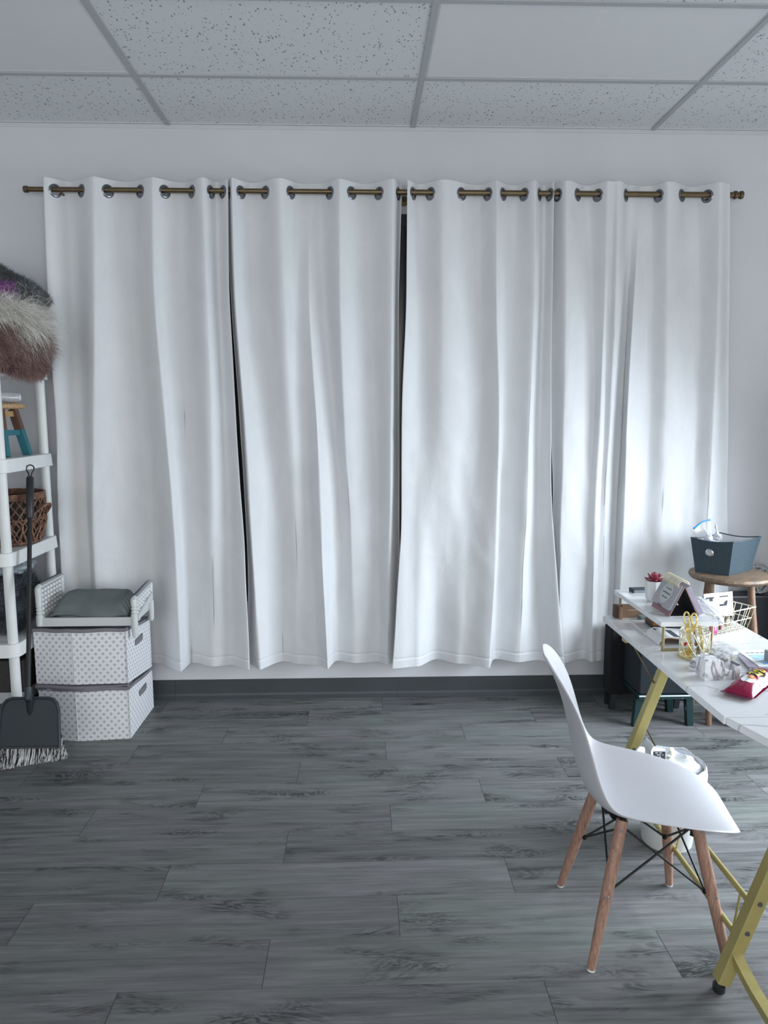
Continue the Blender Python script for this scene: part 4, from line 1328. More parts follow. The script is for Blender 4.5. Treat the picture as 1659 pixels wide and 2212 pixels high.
MB(Matrix.Translation((0, 0, 0)) @ fe).lathe([(.0125, .002), (.0205, .0045), (.0125, .006), (.0125, .002)], (0, 0, 0), 28, caps=False).build('eyelet', M['chrome'], t, True)

t = thing('zip_bag', (1.70, 3.58, SZ + .1), 'clear zip bag with a bright blue slider strip standing in the teal basket', 'zip bag')
zp = [at(1499, 1142, y=3.58), at(1507, 1135, y=3.585), at(1516, 1128, y=3.59), at(1525, 1125, y=3.595), at(1534, 1123, y=3.60)]
MB().tube(zp, [.006, .0048, .0042, .0038, .0045], 8).build('zip_strip', M['blue_zip'], t, True)
rows = []
for k in range(7):
    f = k / 6
    rows.append([Vector((lerp(p.x, 1.728 + .014 * i, f), lerp(p.y, 3.605, f) + .004 * math.sin(3 * f + i), lerp(p.z - .002, SZ + .09, f))) for i, p in enumerate(zp)])
MB().grid(rows).build('bag_film', M['film'], t, True, angle=180)
for k, (px, py, lab) in enumerate(((1531, 1163, 'twisted cellophane sweet leaning left in the teal basket'), (1550, 1160, 'cellophane wrapped sweet with printed paper in the teal basket'))):
    q = at(px, py, y=3.60)
    t = thing('wrapped_sweet', q, lab, 'sweet')
    bb = MB().ball(q, (.022, .018, .020), 14, 10, lumpy(k * 4, .25, 2.0)); bb.build('wrapper_body', M['silver_wrap'], t, True)
    tip = at(px - 13 if k == 0 else px - 4, py - 27, y=3.60)
    MB().tube([q + Vector((0, 0, .012)), q.lerp(tip, .55), q.lerp(tip, .75), tip], [.010, .003, .006, .004], 7).build('twisted_end', M['silver_wrap'], t)
    if k:
        b = MB()
        for mx0, mz0, mw, mh in ((-.012, .002, .003, .010), (-.006, -.001, .008, .002), (-.001, .001, .002, .009), (.005, -.004, .006, .002), (.008, .000, .002, .007)):
            b.box((q.x + mx0, q.y - .0185, q.z + mz0), (q.x + mx0 + mw, q.y - .0165, q.z + mz0 + mh))
        b.build('printed_marks', M['ink'], t)
    # they sit on a paper nest inside the basket
o = MB().ball((1.80, 3.60, SZ + .075), (.085, .062, .066), 20, 12, lumpy(5, .18, 2.2)).build('tissue_nest', M['silver_wrap'], None, True)
tag(o, 'crumpled silvery tissue filling the inside of the teal basket', 'tissue')

# ------------------------------------------------------------------ dark furniture under the desk
t = thing('upholstered_ottoman', (1.5, 3.8, 0), 'black upholstered ottoman on short legs against the wall under the desk', 'ottoman')
MB().box((1.303, 3.69, .084), (1.70, 3.80, .445)).build('padded_body', M['black_fabric'], t, bevel=.012, seg=3)
for x, y in ((1.325, 3.712), (1.325, 3.782), (1.67, 3.712), (1.67, 3.782)):
    MB().hexa([(x - .012, y - .012, 0), (x + .014, y - .012, 0), (x + .014, y + .012, 0), (x - .012, y + .012, 0)], [(x - .010, y - .016, .088), (x + .022, y - .016, .088), (x + .022, y + .016, .088), (x - .010, y + .016, .088)]).build('leg', M['black_plastic'], t)
t = thing('footstool', (1.5, 3.58, 0), 'low dark green footstool with chipped paint under the desk', 'stool')
MB().box((1.372, 3.462, .148), (1.652, 3.70, .170)).build('stool_top', M['green_paint'], t, bevel=.003)
MB().box((1.374, 3.4595, .164), (1.650, 3.4625, .1705)).build('worn_edge', M['bed_white'], t)
for x, y, sx_ in ((1.372, 3.495, -1), (1.648, 3.495, 1), (1.455, 3.67, -1), (1.62, 3.67, 1)):
    xb, xt = x, x - sx_ * .012
    MB().hexa([(xb - .017, y - .017, 0), (xb + .017, y - .017, 0), (xb + .017, y + .017, 0), (xb - .017, y + .017, 0)], [(xt - .019, y - .017, .148), (xt + .019, y - .017, .148), (xt + .019, y + .017, .148), (xt - .019, y + .017, .148)]).build('leg', M['green_paint'], t, bevel=.003)
t = thing('storage_cube', (1.54, 3.58, .17), 'dark slate fabric storage cube sitting on the green footstool', 'storage cube')
MB().box((1.376, 3.474, .1705), (1.665, 3.70, .40)).build('cube_body', M['slate_fabric'], t, bevel=.008)
MB().box((1.372, 3.470, .40), (1.669, 3.704, .425)).build('lid', M['slate_fabric'], t, bevel=.006)
o = MB().hexa([(1.845, 3.458, 0), (1.935, 3.458, 0), (1.935, 3.52, 0), (1.845, 3.52, 0)], [(1.845, 3.458, .16), (1.935, 3.458, .16), (1.935, 3.52, .16), (1.845, 3.52, .16)]).build('wooden_block', M['dark_wood'], None, bevel=.004)
tag(o, 'dark brown wooden block standing on the floor beneath the wooden stool', 'block')
t = thing('storage_crate', (2.05, 3.86, 0), 'black storage crate against the wall behind the wooden stool', 'crate')
MB().box((1.90, 3.80, 0), (2.30, 3.915, .585)).build('crate_body', M['black_plastic'], t, bevel=.01)
b = MB()
for k in range(4): b.bar((2.04 + .012 * k, 3.7985, .475 - .012 * k), (2.045 + .012 * k, 3.7985, .452 - .012 * k), .004, .002, (0, 1, 0))
b.build('printed_marks', M['grey_paper'], t)
t = thing('rope_bundle', (2.13, 3.84, .585), 'tangled grey white cord lying on the black crate at the right edge', 'rope')
b = MB()
random.seed(3)
for k in range(16):
    c = Vector((2.135 + random.uniform(-.03, .05), 3.845 + random.uniform(-.012, .012), .59))
    hgt = random.uniform(.05, .16); wdt = random.uniform(.02, .045)
    b.tube([c + Vector((wdt * math.sin(a) + .01 * math.sin(3 * a + k), .012 * math.sin(2 * a + k), hgt * (1 - math.cos(a)) / 2 + .004)) for a in [2 * math.pi * q / 18 for q in range(18)]], .0038, 6, closed=True)
b.build('cord_loops', M['grey_yarn'], t, True)

# ------------------------------------------------------------------ shelving unit at the left
SXR, SXL, SYF, SYB = -1.568, -2.44, 3.31, 3.85
TIERS = [.09, .512, .935, 1.357, 1.787]
shelf = thing('shelving_unit', ((SXR + SXL) / 2, (SYF + SYB) / 2, 0), 'white plastic five tier shelving unit cut off by the left edge of the frame', 'shelf')


def rrect(x0, y0, x1, y1, r, n=5):
    pts = []
    for cx_, cy2, a0 in ((x1 - r, y0 + r, -90), (x1 - r, y1 - r, 0), (x0 + r, y1 - r, 90), (x0 + r, y0 + r, 180)):
        for k in range(n + 1):
            a = R(a0 + 90 * k / n)
            pts.append((cx_ + r * math.cos(a), cy2 + r * math.sin(a)))
    return pts


for z in TIERS:
    b = MB()
    lo = rrect(SXL - .004, SYF - .004, SXR + .004, SYB + .004, .045)
    hi = rrect(SXL, SYF, SXR, SYB, .045)
    b.hexa([(x, y, z - .062) for x, y in lo], [(x, y, z) for x, y in hi])
    b.build('tier', M['white_plastic'], shelf, True, bevel=.003, angle=30)
for x in (SXR - .034, SXL + .034):
    for y in (SYF + .038, SYB - .040):
        MB().cyl((x, y, 0), (x, y, TIERS[-1] - .062), .0225, n=22).build('post', M['white_plastic'], shelf, True)


def fur(mb, blob_c, blob_r, count, ln, droop=(0, 0, -1), dr=.6, wd=.0022, seed=1, amt=.25, face=None, floor_z=None):
    """a lumpy body with curved tapering locks growing out of it"""
    rnd_ = random.Random(seed)
    f = lumpy(seed, amt, 2.4)
    mb.ball(blob_c, blob_r, 28, 18, f)
    rx, ry, rz = blob_r
    dv = Vector(droop).normalized()
    k = 0
    while k < count:
        p = Vector((rnd_.gauss(0, 1), rnd_.gauss(0, 1), rnd_.gauss(0, 1)))
        if p.length < .1: continue
        p.normalize()
        if face and p.dot(Vector(face)) < -.25: continue
        kf = f(p)
        base = Vector((blob_c[0] + p.x * rx * kf, blob_c[1] + p.y * ry * kf, blob_c[2] + p.z * rz * kf))
        nr_ = Vector((p.x / rx, p.y / ry, p.z / rz)).normalized()
        sw = Vector((noise.noise(base * 14), noise.noise(base * 14 + Vector((7, 0, 0))), noise.noise(base * 14 + Vector((0, 9, 0))))) * 1.4
        d0 = (nr_ * .55 + sw * .7 + Vector((rnd_.gauss(0, .18), rnd_.gauss(0, .18), rnd_.gauss(0, .18)))).normalized()
        d1 = (d0 * (1 - dr) + dv * dr + sw * .5).normalized()
        L_ = ln * rnd_.uniform(.55, 1.25)
        NSG = 5
        pts_ = [base]
        cv = Vector((rnd_.gauss(0, 1), rnd_.gauss(0, 1), rnd_.gauss(0, 1))) * .28
        for q in range(NSG):
            f_ = (q + .5) / NSG
            dd = (d0 * (1 - f_) + d1 * f_ + cv * math.sin(f_ * 4.0)).normalized()
            pts_.append(pts_[-1] + dd * (L_ / NSG))
        if floor_z is not None:
            for q in pts_[1:]:
                if q.z < floor_z and q.x < SXR + .004 and q.y > SYF - .004: q.z = floor_z + .001
        sd = d0.cross(Vector((rnd_.gauss(0, 1), rnd_.gauss(0, 1), rnd_.gauss(0, 1)))).normalized() * wd
        vs_ = []
        for q in range(NSG): vs_ += [pts_[q] - sd * (1 - .16 * q), pts_[q] + sd * (1 - .16 * q)]
        vs_.append(pts_[-1])
        mb.add(vs_, [(2 * q, 2 * q + 1, 2 * q + 3, 2 * q + 2) for q in range(NSG - 1)] + [(2 * NSG - 2, 2 * NSG - 1, 2 * NSG)])
        k += 1
    return mb


TT = TIERS[-1]
# pile of fur throws on the top tier
mbf = fur(MB(), (-1.655, 3.545, TT + .080), (.150, .235, .078), 9000, .075, (.5, -.3, -1), .6, .0009, 11, .2, (.5, -.6, .2), TT)
o_mb = fur(mbf, (-1.655, 3.545, TT + .080), (.150, .235, .078), 4500, .10, (.4, -.2, -1), .85, .0009, 15, .2, (.6, -.7, -.35), TT)
fur(o_mb, (-1.538, 3.50, TT - .008), (.026, .23, .044), 4500, .045, (.2, -.2, -1), .8, .0009, 23, .2, (1, -.3, -.2))
fur(o_mb, (-1.655, 3.545, TT + .080), (.150, .235, .078), 5000, .095, (.25, -.15, -1), .95, .0009, 18, .2, (1.2, -.5, -.55), TT)
o = o_mb.build('fur_throw', M['fur_brown'], None, True)
tag(o, 'rosy brown shaggy fur throw at the bottom of the pile on the shelf', 'fur throw', 'fur throws piled on the top shelf')
mbf = fur(MB(), (-1.66, 3.57, TT + .196), (.150, .20, .080), 9000, .075, (.6, -.2, -1), .6, .0009, 12, .22, (.5, -.6, .2), TT)
o = fur(mbf, (-1.66, 3.57, TT + .196), (.150, .20, .080), 4200, .17, (.35, .0, -1), .85, .0009, 16, .22, (1.3, .3, -.2), TT).build('fur_throw', M['fur_white'], None, True)
tag(o, 'ivory white shaggy fur throw in the middle of the pile on the shelf', 'fur throw', 'fur throws piled on the top shelf')
o = fur(MB(), (-1.685, 3.48, TT + .316), (.125, .14, .056), 6500, .030, (.4, -.3, -1), .4, .0008, 13, .2, (.5, -.6, .3)).build('fur_throw', M['fur_purple'], None, True)
tag(o, 'mauve purple fur throw near the top of the pile on the shelf', 'fur throw', 'fur throws piled on the top shelf')
bmx = MB(Matrix.Translation((-1.685, 3.63, TT + .385)) @ Matrix.Rotation(R(24), 4, 'Y'))
fur(bmx, (0, 0, 0), (.22, .15, .062), 9000, .026, (.4, -.3, -1), .4, .0009, 14, .2, (.4, -.6, .4))
o = bmx.build('fur_throw', M['fur_grey'], None, True)
tag(o, 'dark grey fur throw lying on top of the pile on the shelf', 'fur throw', 'fur throws piled on the top shelf')

# tier with the little stool
T4 = TIERS[3]
t = thing('mini_stool', (-1.71, 3.56, T4), 'small wooden stool with teal dipped legs on the white shelf', 'stool')
b = MB().lathe([(.118, 0), (.126, .006), (.126, .020), (.120, .026)], (-1.715, 3.57, T4 + .222), 36)
b.build('seat', M['pale_wood'], t, True)
for x, y, mx_, my_ in ((-1.645, 3.49, 1, -1), (-1.625, 3.68, 1, 1), (-1.805, 3.47, -1, -1), (-1.805, 3.68, -1, 1)):
    foot = Vector((x, y, T4)); top = Vector((lerp(x, -1.715, .42), lerp(y, 3.57, .42), T4 + .222))
    mid_ = foot.lerp(top, .56)
    lg = MB().bar(mid_, top, .034, .034, (0, 1, 0)).build('leg', M['brown_wood'], t)
    MB().bar(foot, mid_, .0345, .0345, (0, 1, 0)).build('painted_foot', M['teal_paint'], lg)
for h, m in ((.50, 'teal_paint'), (.90, 'pale_wood')):
    a = Vector((-1.645, 3.49, T4)).lerp(Vector((lerp(-1.645, -1.715, .42), lerp(3.49, 3.57, .42), T4 + .222)), h)
    c = Vector((-1.625, 3.68, T4)).lerp(Vector((lerp(-1.625, -1.715, .42), lerp(3.68, 3.57, .42), T4 + .222)), h)
    MB().bar(a, c, .012, .026, (0, 0, 1)).build('stretcher', M[m], t)
    a = Vector((-1.645, 3.49, T4)).lerp(Vector((lerp(-1.645, -1.715, .42), lerp(3.49, 3.57, .42), T4 + .222)), h)
    c = Vector((-1.805, 3.47, T4)).lerp(Vector((lerp(-1.805, -1.715, .42), lerp(3.47, 3.57, .42), T4 + .222)), h)
    MB().bar(a, c, .012, .022, (0, 0, 1)).build('stretcher', M[m], t)
rl = Vector((-1.90, 3.50, T4 + .277)); rr2 = Vector((-1.612, 3.60, T4 + .277))
t = thing('wrapped_roll', rl, 'silvery wrapped roll lying on the small teal legged stool', 'roll')
MB().tube([rl.lerp(rr2, k / 9) + Vector((0, 0, .002 * math.sin(k * 2.1))) for k in range(10)], [.024, .027, .026, .028, .026, .027, .028, .026, .027, .023], 18).build('wrapped_body', M['silver_wrap'], t, True)
MB().tube([rr2, rr2 + (rr2 - rl).normalized() * .006], [.016, .014], 16).build('end_cap', M['pot'], t, True)

# tier with the wicker basket
T3 = TIERS[2]
WC = Vector((-1.69, 3.60, T3))
t = thing('wicker_basket', WC, 'brown wicker basket with curled cane loops on the white shelf', 'basket')


def bk(a, z, dr=0.0):
    f = z / .235
    r_ = .115 + .035 * math.sin(f * 1.7) + dr
    return Vector((WC.x + r_ * math.cos(a), WC.y + r_ * 1.12 * math.sin(a), T3 + .006 + z))


b = MB()
b.lathe([(.112, .002), (.114, .008), (.142, .14), (.146, .225), (.140, .225), (.134, .13), (.106, .012)], WC, 36, caps=False)
b.build('basket_wall', M['dark_wicker'], t, True)
b = MB()
for k in range(26):
    for sgn in (1, -1):
        b.tube([bk(2 * math.pi * k / 26 + sgn * f * .95, f * .215, .004) for f in [q / 10 for q in range(11)]], .0042, 6)
b.build('diagonal_canes', M['wicker'], t, True)
b = MB()
for k in range(3): b.tube([bk(2 * math.pi * q / 48, .218 + .010 * k, .004 + .003 * math.sin(q * 6)) for q in range(48)], .0062, 6, closed=True)
b.tube([bk(2 * math.pi * q / 48, .006, .006) for q in range(48)], .007, 6, closed=True)
b.tube([bk(2 * math.pi * q / 48, .118, .008) for q in range(48)], .0055, 6, closed=True)
b.build('bound_rim', M['wicker'], t, True)
b = MB()
for k in range(20):
    a0 = 2 * math.pi * k / 20
    b.tube([bk(a0 + .17 * math.sin(math.pi * 2 * f), .010 + .105 * math.sin(math.pi * f), .014) for f in [q / 12 for q in range(13)]], .0042, 6)
b.build('cane_loops', M['wicker'], t, True)
b = MB()
for a0 in (-.15, math.pi - .15):
    for d in (0, .012, .024):
        b.tube([bk(a0 + (f - .5) * .75, .13 + .055 * math.sin(math.pi * f) + d * .2, .012 + (.016 + d) * math.sin(math.pi * f)) for f in [q / 12 for q in range(13)]], .0052, 6)
b.build('handles', M['wicker'], t, True)

# tier with the charcoal fur cushion and the clear bag
T2 = TIERS[1]
o = fur(MB(), (-1.725, 3.57, T2 + .145), (.135, .19, .135), 9000, .040, (0, -.2, -1), .3, .0010, 21, .12, (.5, -.7, 0)).build('fur_cushion', M['fur_dark'], None, True)
tag(o, 'charcoal shaggy fur cushion stuffed on the second lowest shelf', 'cushion')
t = thing('clear_bag', (-1.69, 3.55, T2 + .31), 'clear bag holding teal and white things above the charcoal fur cushion', 'bag')
MB().ball((-1.70, 3.56, T2 + .318), (.112, .17, .036), 22, 12, lumpy(6, .3, 3)).build('bag_film', M['film'], t, True)
MB().ball((-1.70, 3.56, T2 + .314), (.094, .145, .026), 22, 12, lumpy(9, .5, 3.5)).build('bag_contents', M['teal_items'], t, True)

# bottom tier: dark woven box with a pale band
T1 = TIERS[0]
t = thing('woven_box', (-1.76, 3.55, T1), 'dark woven storage box with a pale band on the bottom shelf', 'storage box')
x0, x1, y0, y1 = -2.02, -1.60, 3.42, 3.76
MB().box((x0, y0, T1), (x1, y1, T1 + .10)).box((x0, y0, T1 + .155), (x1, y1, T1 + .31)).build('woven_body', M['dark_wicker'], t, bevel=.006)
MB().box((x0 - .002, y0 - .002, T1 + .10), (x1 + .002, y1 + .002, T1 + .155)).build('pale_band', M['grey_yarn'], t, bevel=.004)

# ------------------------------------------------------------------ broom with its dustpan
hb = Vector(at(61, 1500, y=3.145)); ht = Vector(at(65, 1030, y=3.50))
hd = (ht - hb).normalized()
t = thing('broom', (hb.x, hb.y, 0), 'black handled broom leaning against the white shelving unit', 'broom')
gp = hb.lerp(ht, .80)
MB().cyl(hb - hd * .02, gp, .0098, n=16).build('handle', M['black_steel'], t, True)
MB().tube([gp - hd * .004, gp + hd * .004, ht - hd * .006, ht], [.0115, .0165, .0165, .013], 18).build('grip', M['black_plastic'], t, True)
b = MB()
u_ = Vector((1, 0, 0))
b.tube([ht - u_ * .004, ht + hd * .018 - u_ * .008] + [ht + hd * (.040 + .018 * math.sin(a)) + u_ * .018 * math.cos(a) for a in [math.pi * 1.25 - k * math.pi * 1.5 / 16 for k in range(17)]] + [ht + hd * .018 + u_ * .008, ht + u_ * .004], .0030, 8)
b.build('hanging_loop', M['black_steel'], t, True)
bx = hb.x
# head block and bristles, cut at a slant
MB().hexa([(bx - .125, 3.150, .125), (bx + .125, 3.150, .125), (bx + .125, 3.190, .125), (bx - .125, 3.190, .125)], [(bx - .10, 3.155, .175), (bx + .10, 3.155, .175), (bx + .10, 3.185, .175), (bx - .10, 3.185, .175)]).build('broom_head', M['black_plastic'], t, bevel=.008)
MB().cyl((bx, 3.17, .165), hb + hd * .01, .017, .014, 16).build('socket', M['black_plastic'], t, True)
rb = random.Random(5)
for mk, sh in (('bristle', 0), ):
    b = MB()
    for k in range(1500):
        u = rb.uniform(-1, 1)
        x0_ = bx + u * .120; y0_ = 3.152 + .036 * rb.random()
        x1_ = bx + u * .158 + rb.gauss(0, .003)
        zl = .004 + .050 * (u + 1) / 2 + rb.uniform(0, .008)
        y1_ = y0_ - .035 + rb.gauss(0, .004) - .012 * rb.random()
        wdt = rb.uniform(.0005, .0010)
        b.add([(x0_ - wdt, y0_, .128), (x0_ + wdt, y0_, .128), ((x0_ + x1_) / 2 - wdt, (y0_ + y1_) / 2 + .004, .066), ((x0_ + x1_) / 2 + wdt, (y0_ + y1_) / 2 + .004, .066), (x1_ - wdt, y1_, zl), (x1_ + wdt, y1_, zl)], [(0, 1, 3, 2), (2, 3, 5, 4)])
    b.build('bristles', M[mk], t)
t = thing('dustpan', (bx, 3.12, .11), 'dark blue grey dustpan clipped upright onto the broom', 'dustpan')
tl, trr, br_, bl = (bx - .118, .317), (bx + .118, .317), (bx + .136, .112), (bx - .136, .112)
fm = [(bx - .136, .112), (bx + .136, .112), (bx + .134, .15), (bx + .127, .262), (bx + .118, .292), (bx + .100, .312), (bx + .075, .319), (bx - .075, .319), (bx - .100, .312), (bx - .118, .292), (bx - .127, .262), (bx - .134, .15)]
yy = lambda z: 3.112 + .050 * (z - .112) / .2
n = len(fm)
b = MB().hexa([(x, yy(z), z) for x, z in fm], [(x, yy(z) + .018, z) for x, z in fm]); b.build('pan_back', M['pan'], t, bevel=.005, seg=3)
b = MB()
rim = [(x, yy(z) - .004, z) for x, z in fm[2:]] + [(fm[0][0], yy(.112), .112)]
b.tube([(fm[1][0], yy(.112) - .004, .114)] + rim, .0065, 8); b.build('raised_rim', M['pan'], t, True)
MB().bar((bx - .136, 3.108, .114), (bx + .136, 3.108, .114), .008, .008).build('lip_strip', M['dark_grey'], t, bevel=.002)
b = MB().tube([(bx, yy(.30) + .006, .30), hb - hd * .015, hb + hd * .03], [.020, .016, .0145], 16); b.build('clip_collar', M['pan'], t, True)

# ------------------------------------------------------------------ patterned storage boxes
BXL, BXR, BXM, BYF, BYB = -1.552, -1.114, -1.357, 3.432, 3.818


def storage_box(label, zb, zt, jit, lab_tag):
    """zb, zt: functions of y for the underside and the top"""
    t = thing('storage_box', ((BXL + BXR) / 2, (BYF + BYB) / 2, zb(BYF)), label, 'storage box', 'patterned fabric storage boxes')
    fp = [(BXL + jit, BYF + .014), (BXM, BYF - .022), (BXR, BYF), (BXR + .004, BYB), (BXL + jit, BYB)]
    b = MB(); n = len(fp); acc = 0
    for i in range(n):
        p, q = fp[i], fp[(i + 1) % n]
        L_ = math.hypot(q[0] - p[0], q[1] - p[1])
        rows, uv = [], []
        for a in range(9):
            v = a / 8
            r, u_ = [], []
            for c in range(13):
                s = c / 12
                x, y = lerp(p[0], q[0], s), lerp(p[1], q[1], s)
                z = lerp(zb(y), zt(y), v)
                bul = .006 * math.sin(math.pi * s) * math.sin(math.pi * v)
                nx_, ny_ = (q[1] - p[1]) / L_, -(q[0] - p[0]) / L_
                r.append(Vector((x + nx_ * bul, y + ny_ * bul, z))); u_.append((acc + s * L_, v * (zt(BYF) - zb(BYF))))
            rows.append(r); uv.append(u_)
        b.grid(rows, uv); acc += L_
    b.add([(x, y, zt(y) - .006) for x, y in fp], [tuple(range(n))], [[(0.004, .001)] * n])
    b.add([(x, y, zb(y)) for x, y in fp], [tuple(range(n - 1, -1, -1))], [[(0.004, .001)] * n])
    b.build('box_body', M['box_cloth'], t)
    for (x, y) in (fp[1], fp[2]): MB().cyl((x, y - .0015, zb(y) + .004), (x, y - .0015, zt(y) - .004), .0022, n=6).build('corner_piping', M['lining'], t)
    b = MB(); pts = []
    for i in range(n):
        p, q = fp[i], fp[(i + 1) % n]
        for c in range(8):
            s = c / 8; x, y = lerp(p[0], q[0], s), lerp(p[1], q[1], s)
            pts.append((x, y, zt(y) + .002 * math.sin(i * 3 + c)))
    rows = []
    for dz, do in ((-.011, .004), (-.002, .0055), (.004, .003), (.004, -.008)):
        r = []
        for k in range(len(pts) + 1):
            x, y, z = pts[k % len(pts)]
            d = Vector((x - (BXL + BXR) / 2, y - (BYF + BYB) / 2)).normalized() * do
            r.append(Vector((x + d.x, y + d.y, z + dz)))
        rows.append(r)
    b.grid(rows); b.build('rim_binding', M['grey_band'], t, True)
    b = MB()
    yc = 3.625 if lab_tag else 3.60
    zc = (zb(yc) + zt(yc)) / 2 + .055
    for y_a, y_b, x_a, x_b, dz in ((-.055, -.02, .008, .012, 0), (-.02, .03, .012, .012, 0), (.03, .06, .012, .008, 0)):
        b.hexa([(BXR + x_a, yc + y_a, zc - .015 + dz), (BXR + x_a + .003, yc + y_a, zc - .015 + dz), (BXR + x_b + .003, yc + y_b, zc - .015 + dz), (BXR + x_b, yc + y_b, zc - .015 + dz)],
               [(BXR + x_a, yc + y_a, zc + .013 + dz), (BXR + x_a + .003, yc + y_a, zc + .013 + dz), (BXR + x_b + .003, yc + y_b, zc + .013 + dz), (BXR + x_b, yc + y_b, zc + .013 + dz)])
    b.build('handle_tab', M['grey_band'], t)
    if lab_tag:
        b = MB()
        for k in range(8): b.box((BXL + .055 + .0085 * k, BYF + .001 - .006, zt(BYF) - .004), (BXL + .061 + .0085 * k, BYF + .0035 - .006, zt(BYF) + .001))
        b.build('stitched_label', M['paper'], t)
    return t


low_t = lambda y: lerp(.258, .220, (y - BYF) / (BYB - BYF))
storage_box('white flower patterned fabric storage box standing on the floor, lower of the stack', lambda y: 0.001, low_t, .006, True)
up_b = lambda y: lerp(.280, .226, (y - BYF) / (BYB - BYF))
up_t = lambda y: lerp(.546, .494, (y - BYF) / (BYB - BYF))
storage_box('white flower patterned fabric storage box on top of the lower one, under the doll bed', up_b, up_t, 0.0, False)
# folded lid cloth between the boxes
b = MB()
rows = []
for k in range(25):
    s = k / 24; x = lerp(BXL - .004, BXR + .006, s)
    y = BYF + (.012 - .034 * (1 - abs(2 * s - .88)) if s < 1 else 0)
    rows.append([Vector((x, y - .004, .2585)), Vector((x, y - .007, .262 + .004 * math.sin(s * 9))), Vector((x, y - .003, .272 + .003 * math.sin(s * 5 + 1))), Vector((x, y + .05, .2725))])
b.grid(rows)
o = b.build('folded_cloth', M['grey_band'], None, True, solid=.0015, angle=180)
tag(o, 'grey folded cloth squeezed between the two patterned storage boxes', 'cloth')

# ------------------------------------------------------------------ doll bed with a grey cushion
t = thing('doll_bed', (-1.31, 3.61, .552), 'small white doll bed with beaded ends on top of the patterned boxes', 'doll bed')
FY, BY_ = 3.470, 3.745
for y in (FY, BY_): MB().box((-1.538, y - .008, .553), (-1.088, y + .008, .594)).build('side_rail', M['bed_white'], t, bevel=.002)
MB().box((-1.530, FY, .556), (-1.09, BY_, .564)).build('slat_base', M['bed_white'], t)
for x, zt_, zf, nm in ((-1.528, .742, .742, 'headboard'), (-1.094, .682, .700, 'footboard')):
    hbd = MB().box((x - .007, FY + .01, .566), (x + .007, BY_ - .01, .598)).build(nm, M['bed_white'], t, bevel=.002)
    for y, zz in ((FY, zt_), (BY_, zf)):
        z0 = .556 if x < -1.3 else (.492 if y == FY else .50)
        xo = 0 if x < -1.3 else 0.0
        prof = [(.010, z0), (.014, z0 + .012), (.016, .556), (.016, .606), (.011, .610), (.015, .618), (.011, .626), (.015, .634), (.011, .642), (.015, .650), (.0135, .656), (.015, zz - .012), (.012, zz)]
        prof = [(r, z) for i, (r, z) in enumerate(prof)]
        MB().lathe([(r, z) for r, z in prof], (x if x < -1.3 else x + .012, y, 0), 16).build('post', M['bed_white'], hbd, True)
    xx = x if x < -1.3 else x + .012
    MB().tube([(xx, FY, zt_ - .006), (xx, FY + .015, zt_), (xx, BY_ - .015, zf), (xx, BY_, zf - .006)], .0135, 12).build('top_bar', M['bed_white'], hbd, True)
    b = MB()
    for k in range(22):
        f = (k + 1.5) / 24
        y, z = lerp(FY, BY_, f), lerp(zt_, zf, f)
        b.tube([(xx + .0142 * math.cos(a), y + .002 * math.sin(a), z + .0142 * math.sin(a)) for a in [R(20 + 14 * q) for q in range(11)]], .0012, 5)
    b.build('binding_marks', M['dark_grey'], hbd, True)
    b = MB()
    ncol = 7
    for c in range(ncol):
        f = (c + 1) / (ncol + 1)
        y = lerp(FY, BY_, f); top = lerp(zt_, zf, f) - .014
        nb_ = 6 if x < -1.3 else 4
        hgt = (top - .598) / nb_
        for k in range(nb_): b.ball((xx, y, .598 + hgt * (k + .5)), (.0125, .0125, hgt * .52), 10, 7)
    b.build('bead_panel', M['bead'], hbd, True)
    MB().bar((xx + .012, FY + .012, .585), (xx + .012, BY_ - .012, .640 if x > -1.3 else .59), .010, .030, (0, 0, 1)).build('end_board', M['bed_white'], hbd)
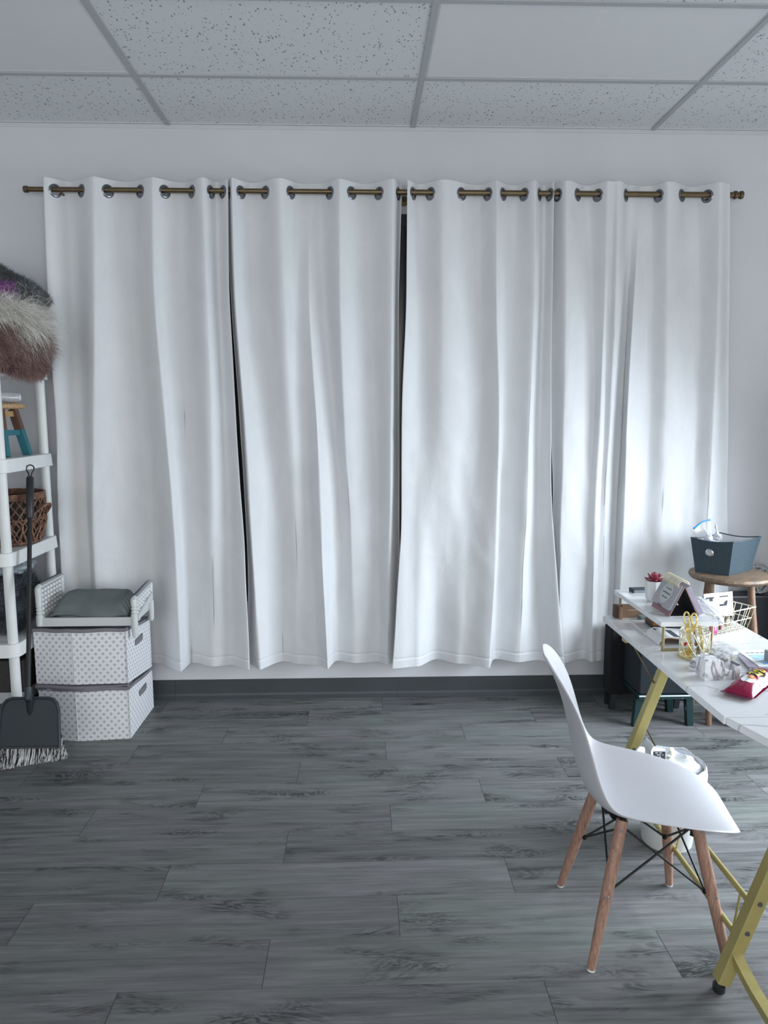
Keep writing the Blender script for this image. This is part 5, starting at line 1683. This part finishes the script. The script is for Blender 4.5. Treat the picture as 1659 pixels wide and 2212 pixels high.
t = thing('folded_cushion', (-1.31, 3.60, .565), 'grey green folded cloth cushion lying in the white doll bed', 'cushion')


def cush(c, r, e, seed, amt):
    def f(p):
        q = (abs(p.x) ** e + abs(p.y) ** e + abs(p.z) ** 2.0) ** (-1 / max(e, 2.0))
        return q * (1 + amt * noise.noise(p * 1.9 + Vector((seed, 0, 0))))
    return MB().ball(c, r, 40, 22, f)


cush((-1.305, 3.608, .588), (.180, .118, .024), 6, 2, .08).build('lower_fold', M['grey_cloth'], t, True)
rows = []
for i in range(27):
    a = i / 26
    r = []
    for j in range(33):
        s = j / 32
        x = lerp(-1.487, -1.128, s) + .020 * (a - .4) * (1 - 2 * s)
        if a < .22:
            f = a / .22
            y = 3.497 - .016 * math.sin(math.pi * f) + .008 * math.sin(s * 7)
            z = .590 + .034 * f + .010 * math.sin(s * 5 + 1) * (1 - f)
        else:
            f = (a - .22) / .78
            y = lerp(3.497, 3.718, f)
            z = .626 + .060 * math.sin(math.pi * min(1, f * .72 + .05)) ** .8
        edge = min(1, min(s, 1 - s) / .10) ** .6
        z = lerp(.592, z, edge) + .007 * noise.noise(Vector((x * 13, y * 13, 1))) + .002 * noise.noise(Vector((x * 30 + y * 20, y * 9, 4)))
        r.append(Vector((x, y, z)))
    rows.append(r)
MB().grid(rows).build('upper_fold', M['grey_cloth'], t, True, solid=.004, angle=180)

# cabinet-shaped blocker, added out of view to shade the end of the wall
t = thing('shade_blocker', (2.62, 3.68, 0), 'tall dark cabinet-shaped blocker, added unseen in the right corner to shade the wall', 'light blocker')
MB().box((2.33, 3.46, 0), (2.95, 3.90, 1.72)).build('blocker_body', M['dark_wood'], t, bevel=.004)
for x in (2.335, 2.645):
    d = MB().box((x, 3.44, .06), (x + .30, 3.459, 1.70)).build('blocker_door', M['dark_wood'], t, bevel=.003)
    MB().cyl((x + (.28 if x < 2.5 else .02), 3.425, .85), (x + (.28 if x < 2.5 else .02), 3.425, .98), .006, n=10).build('handle', M['nickel'], d, True)
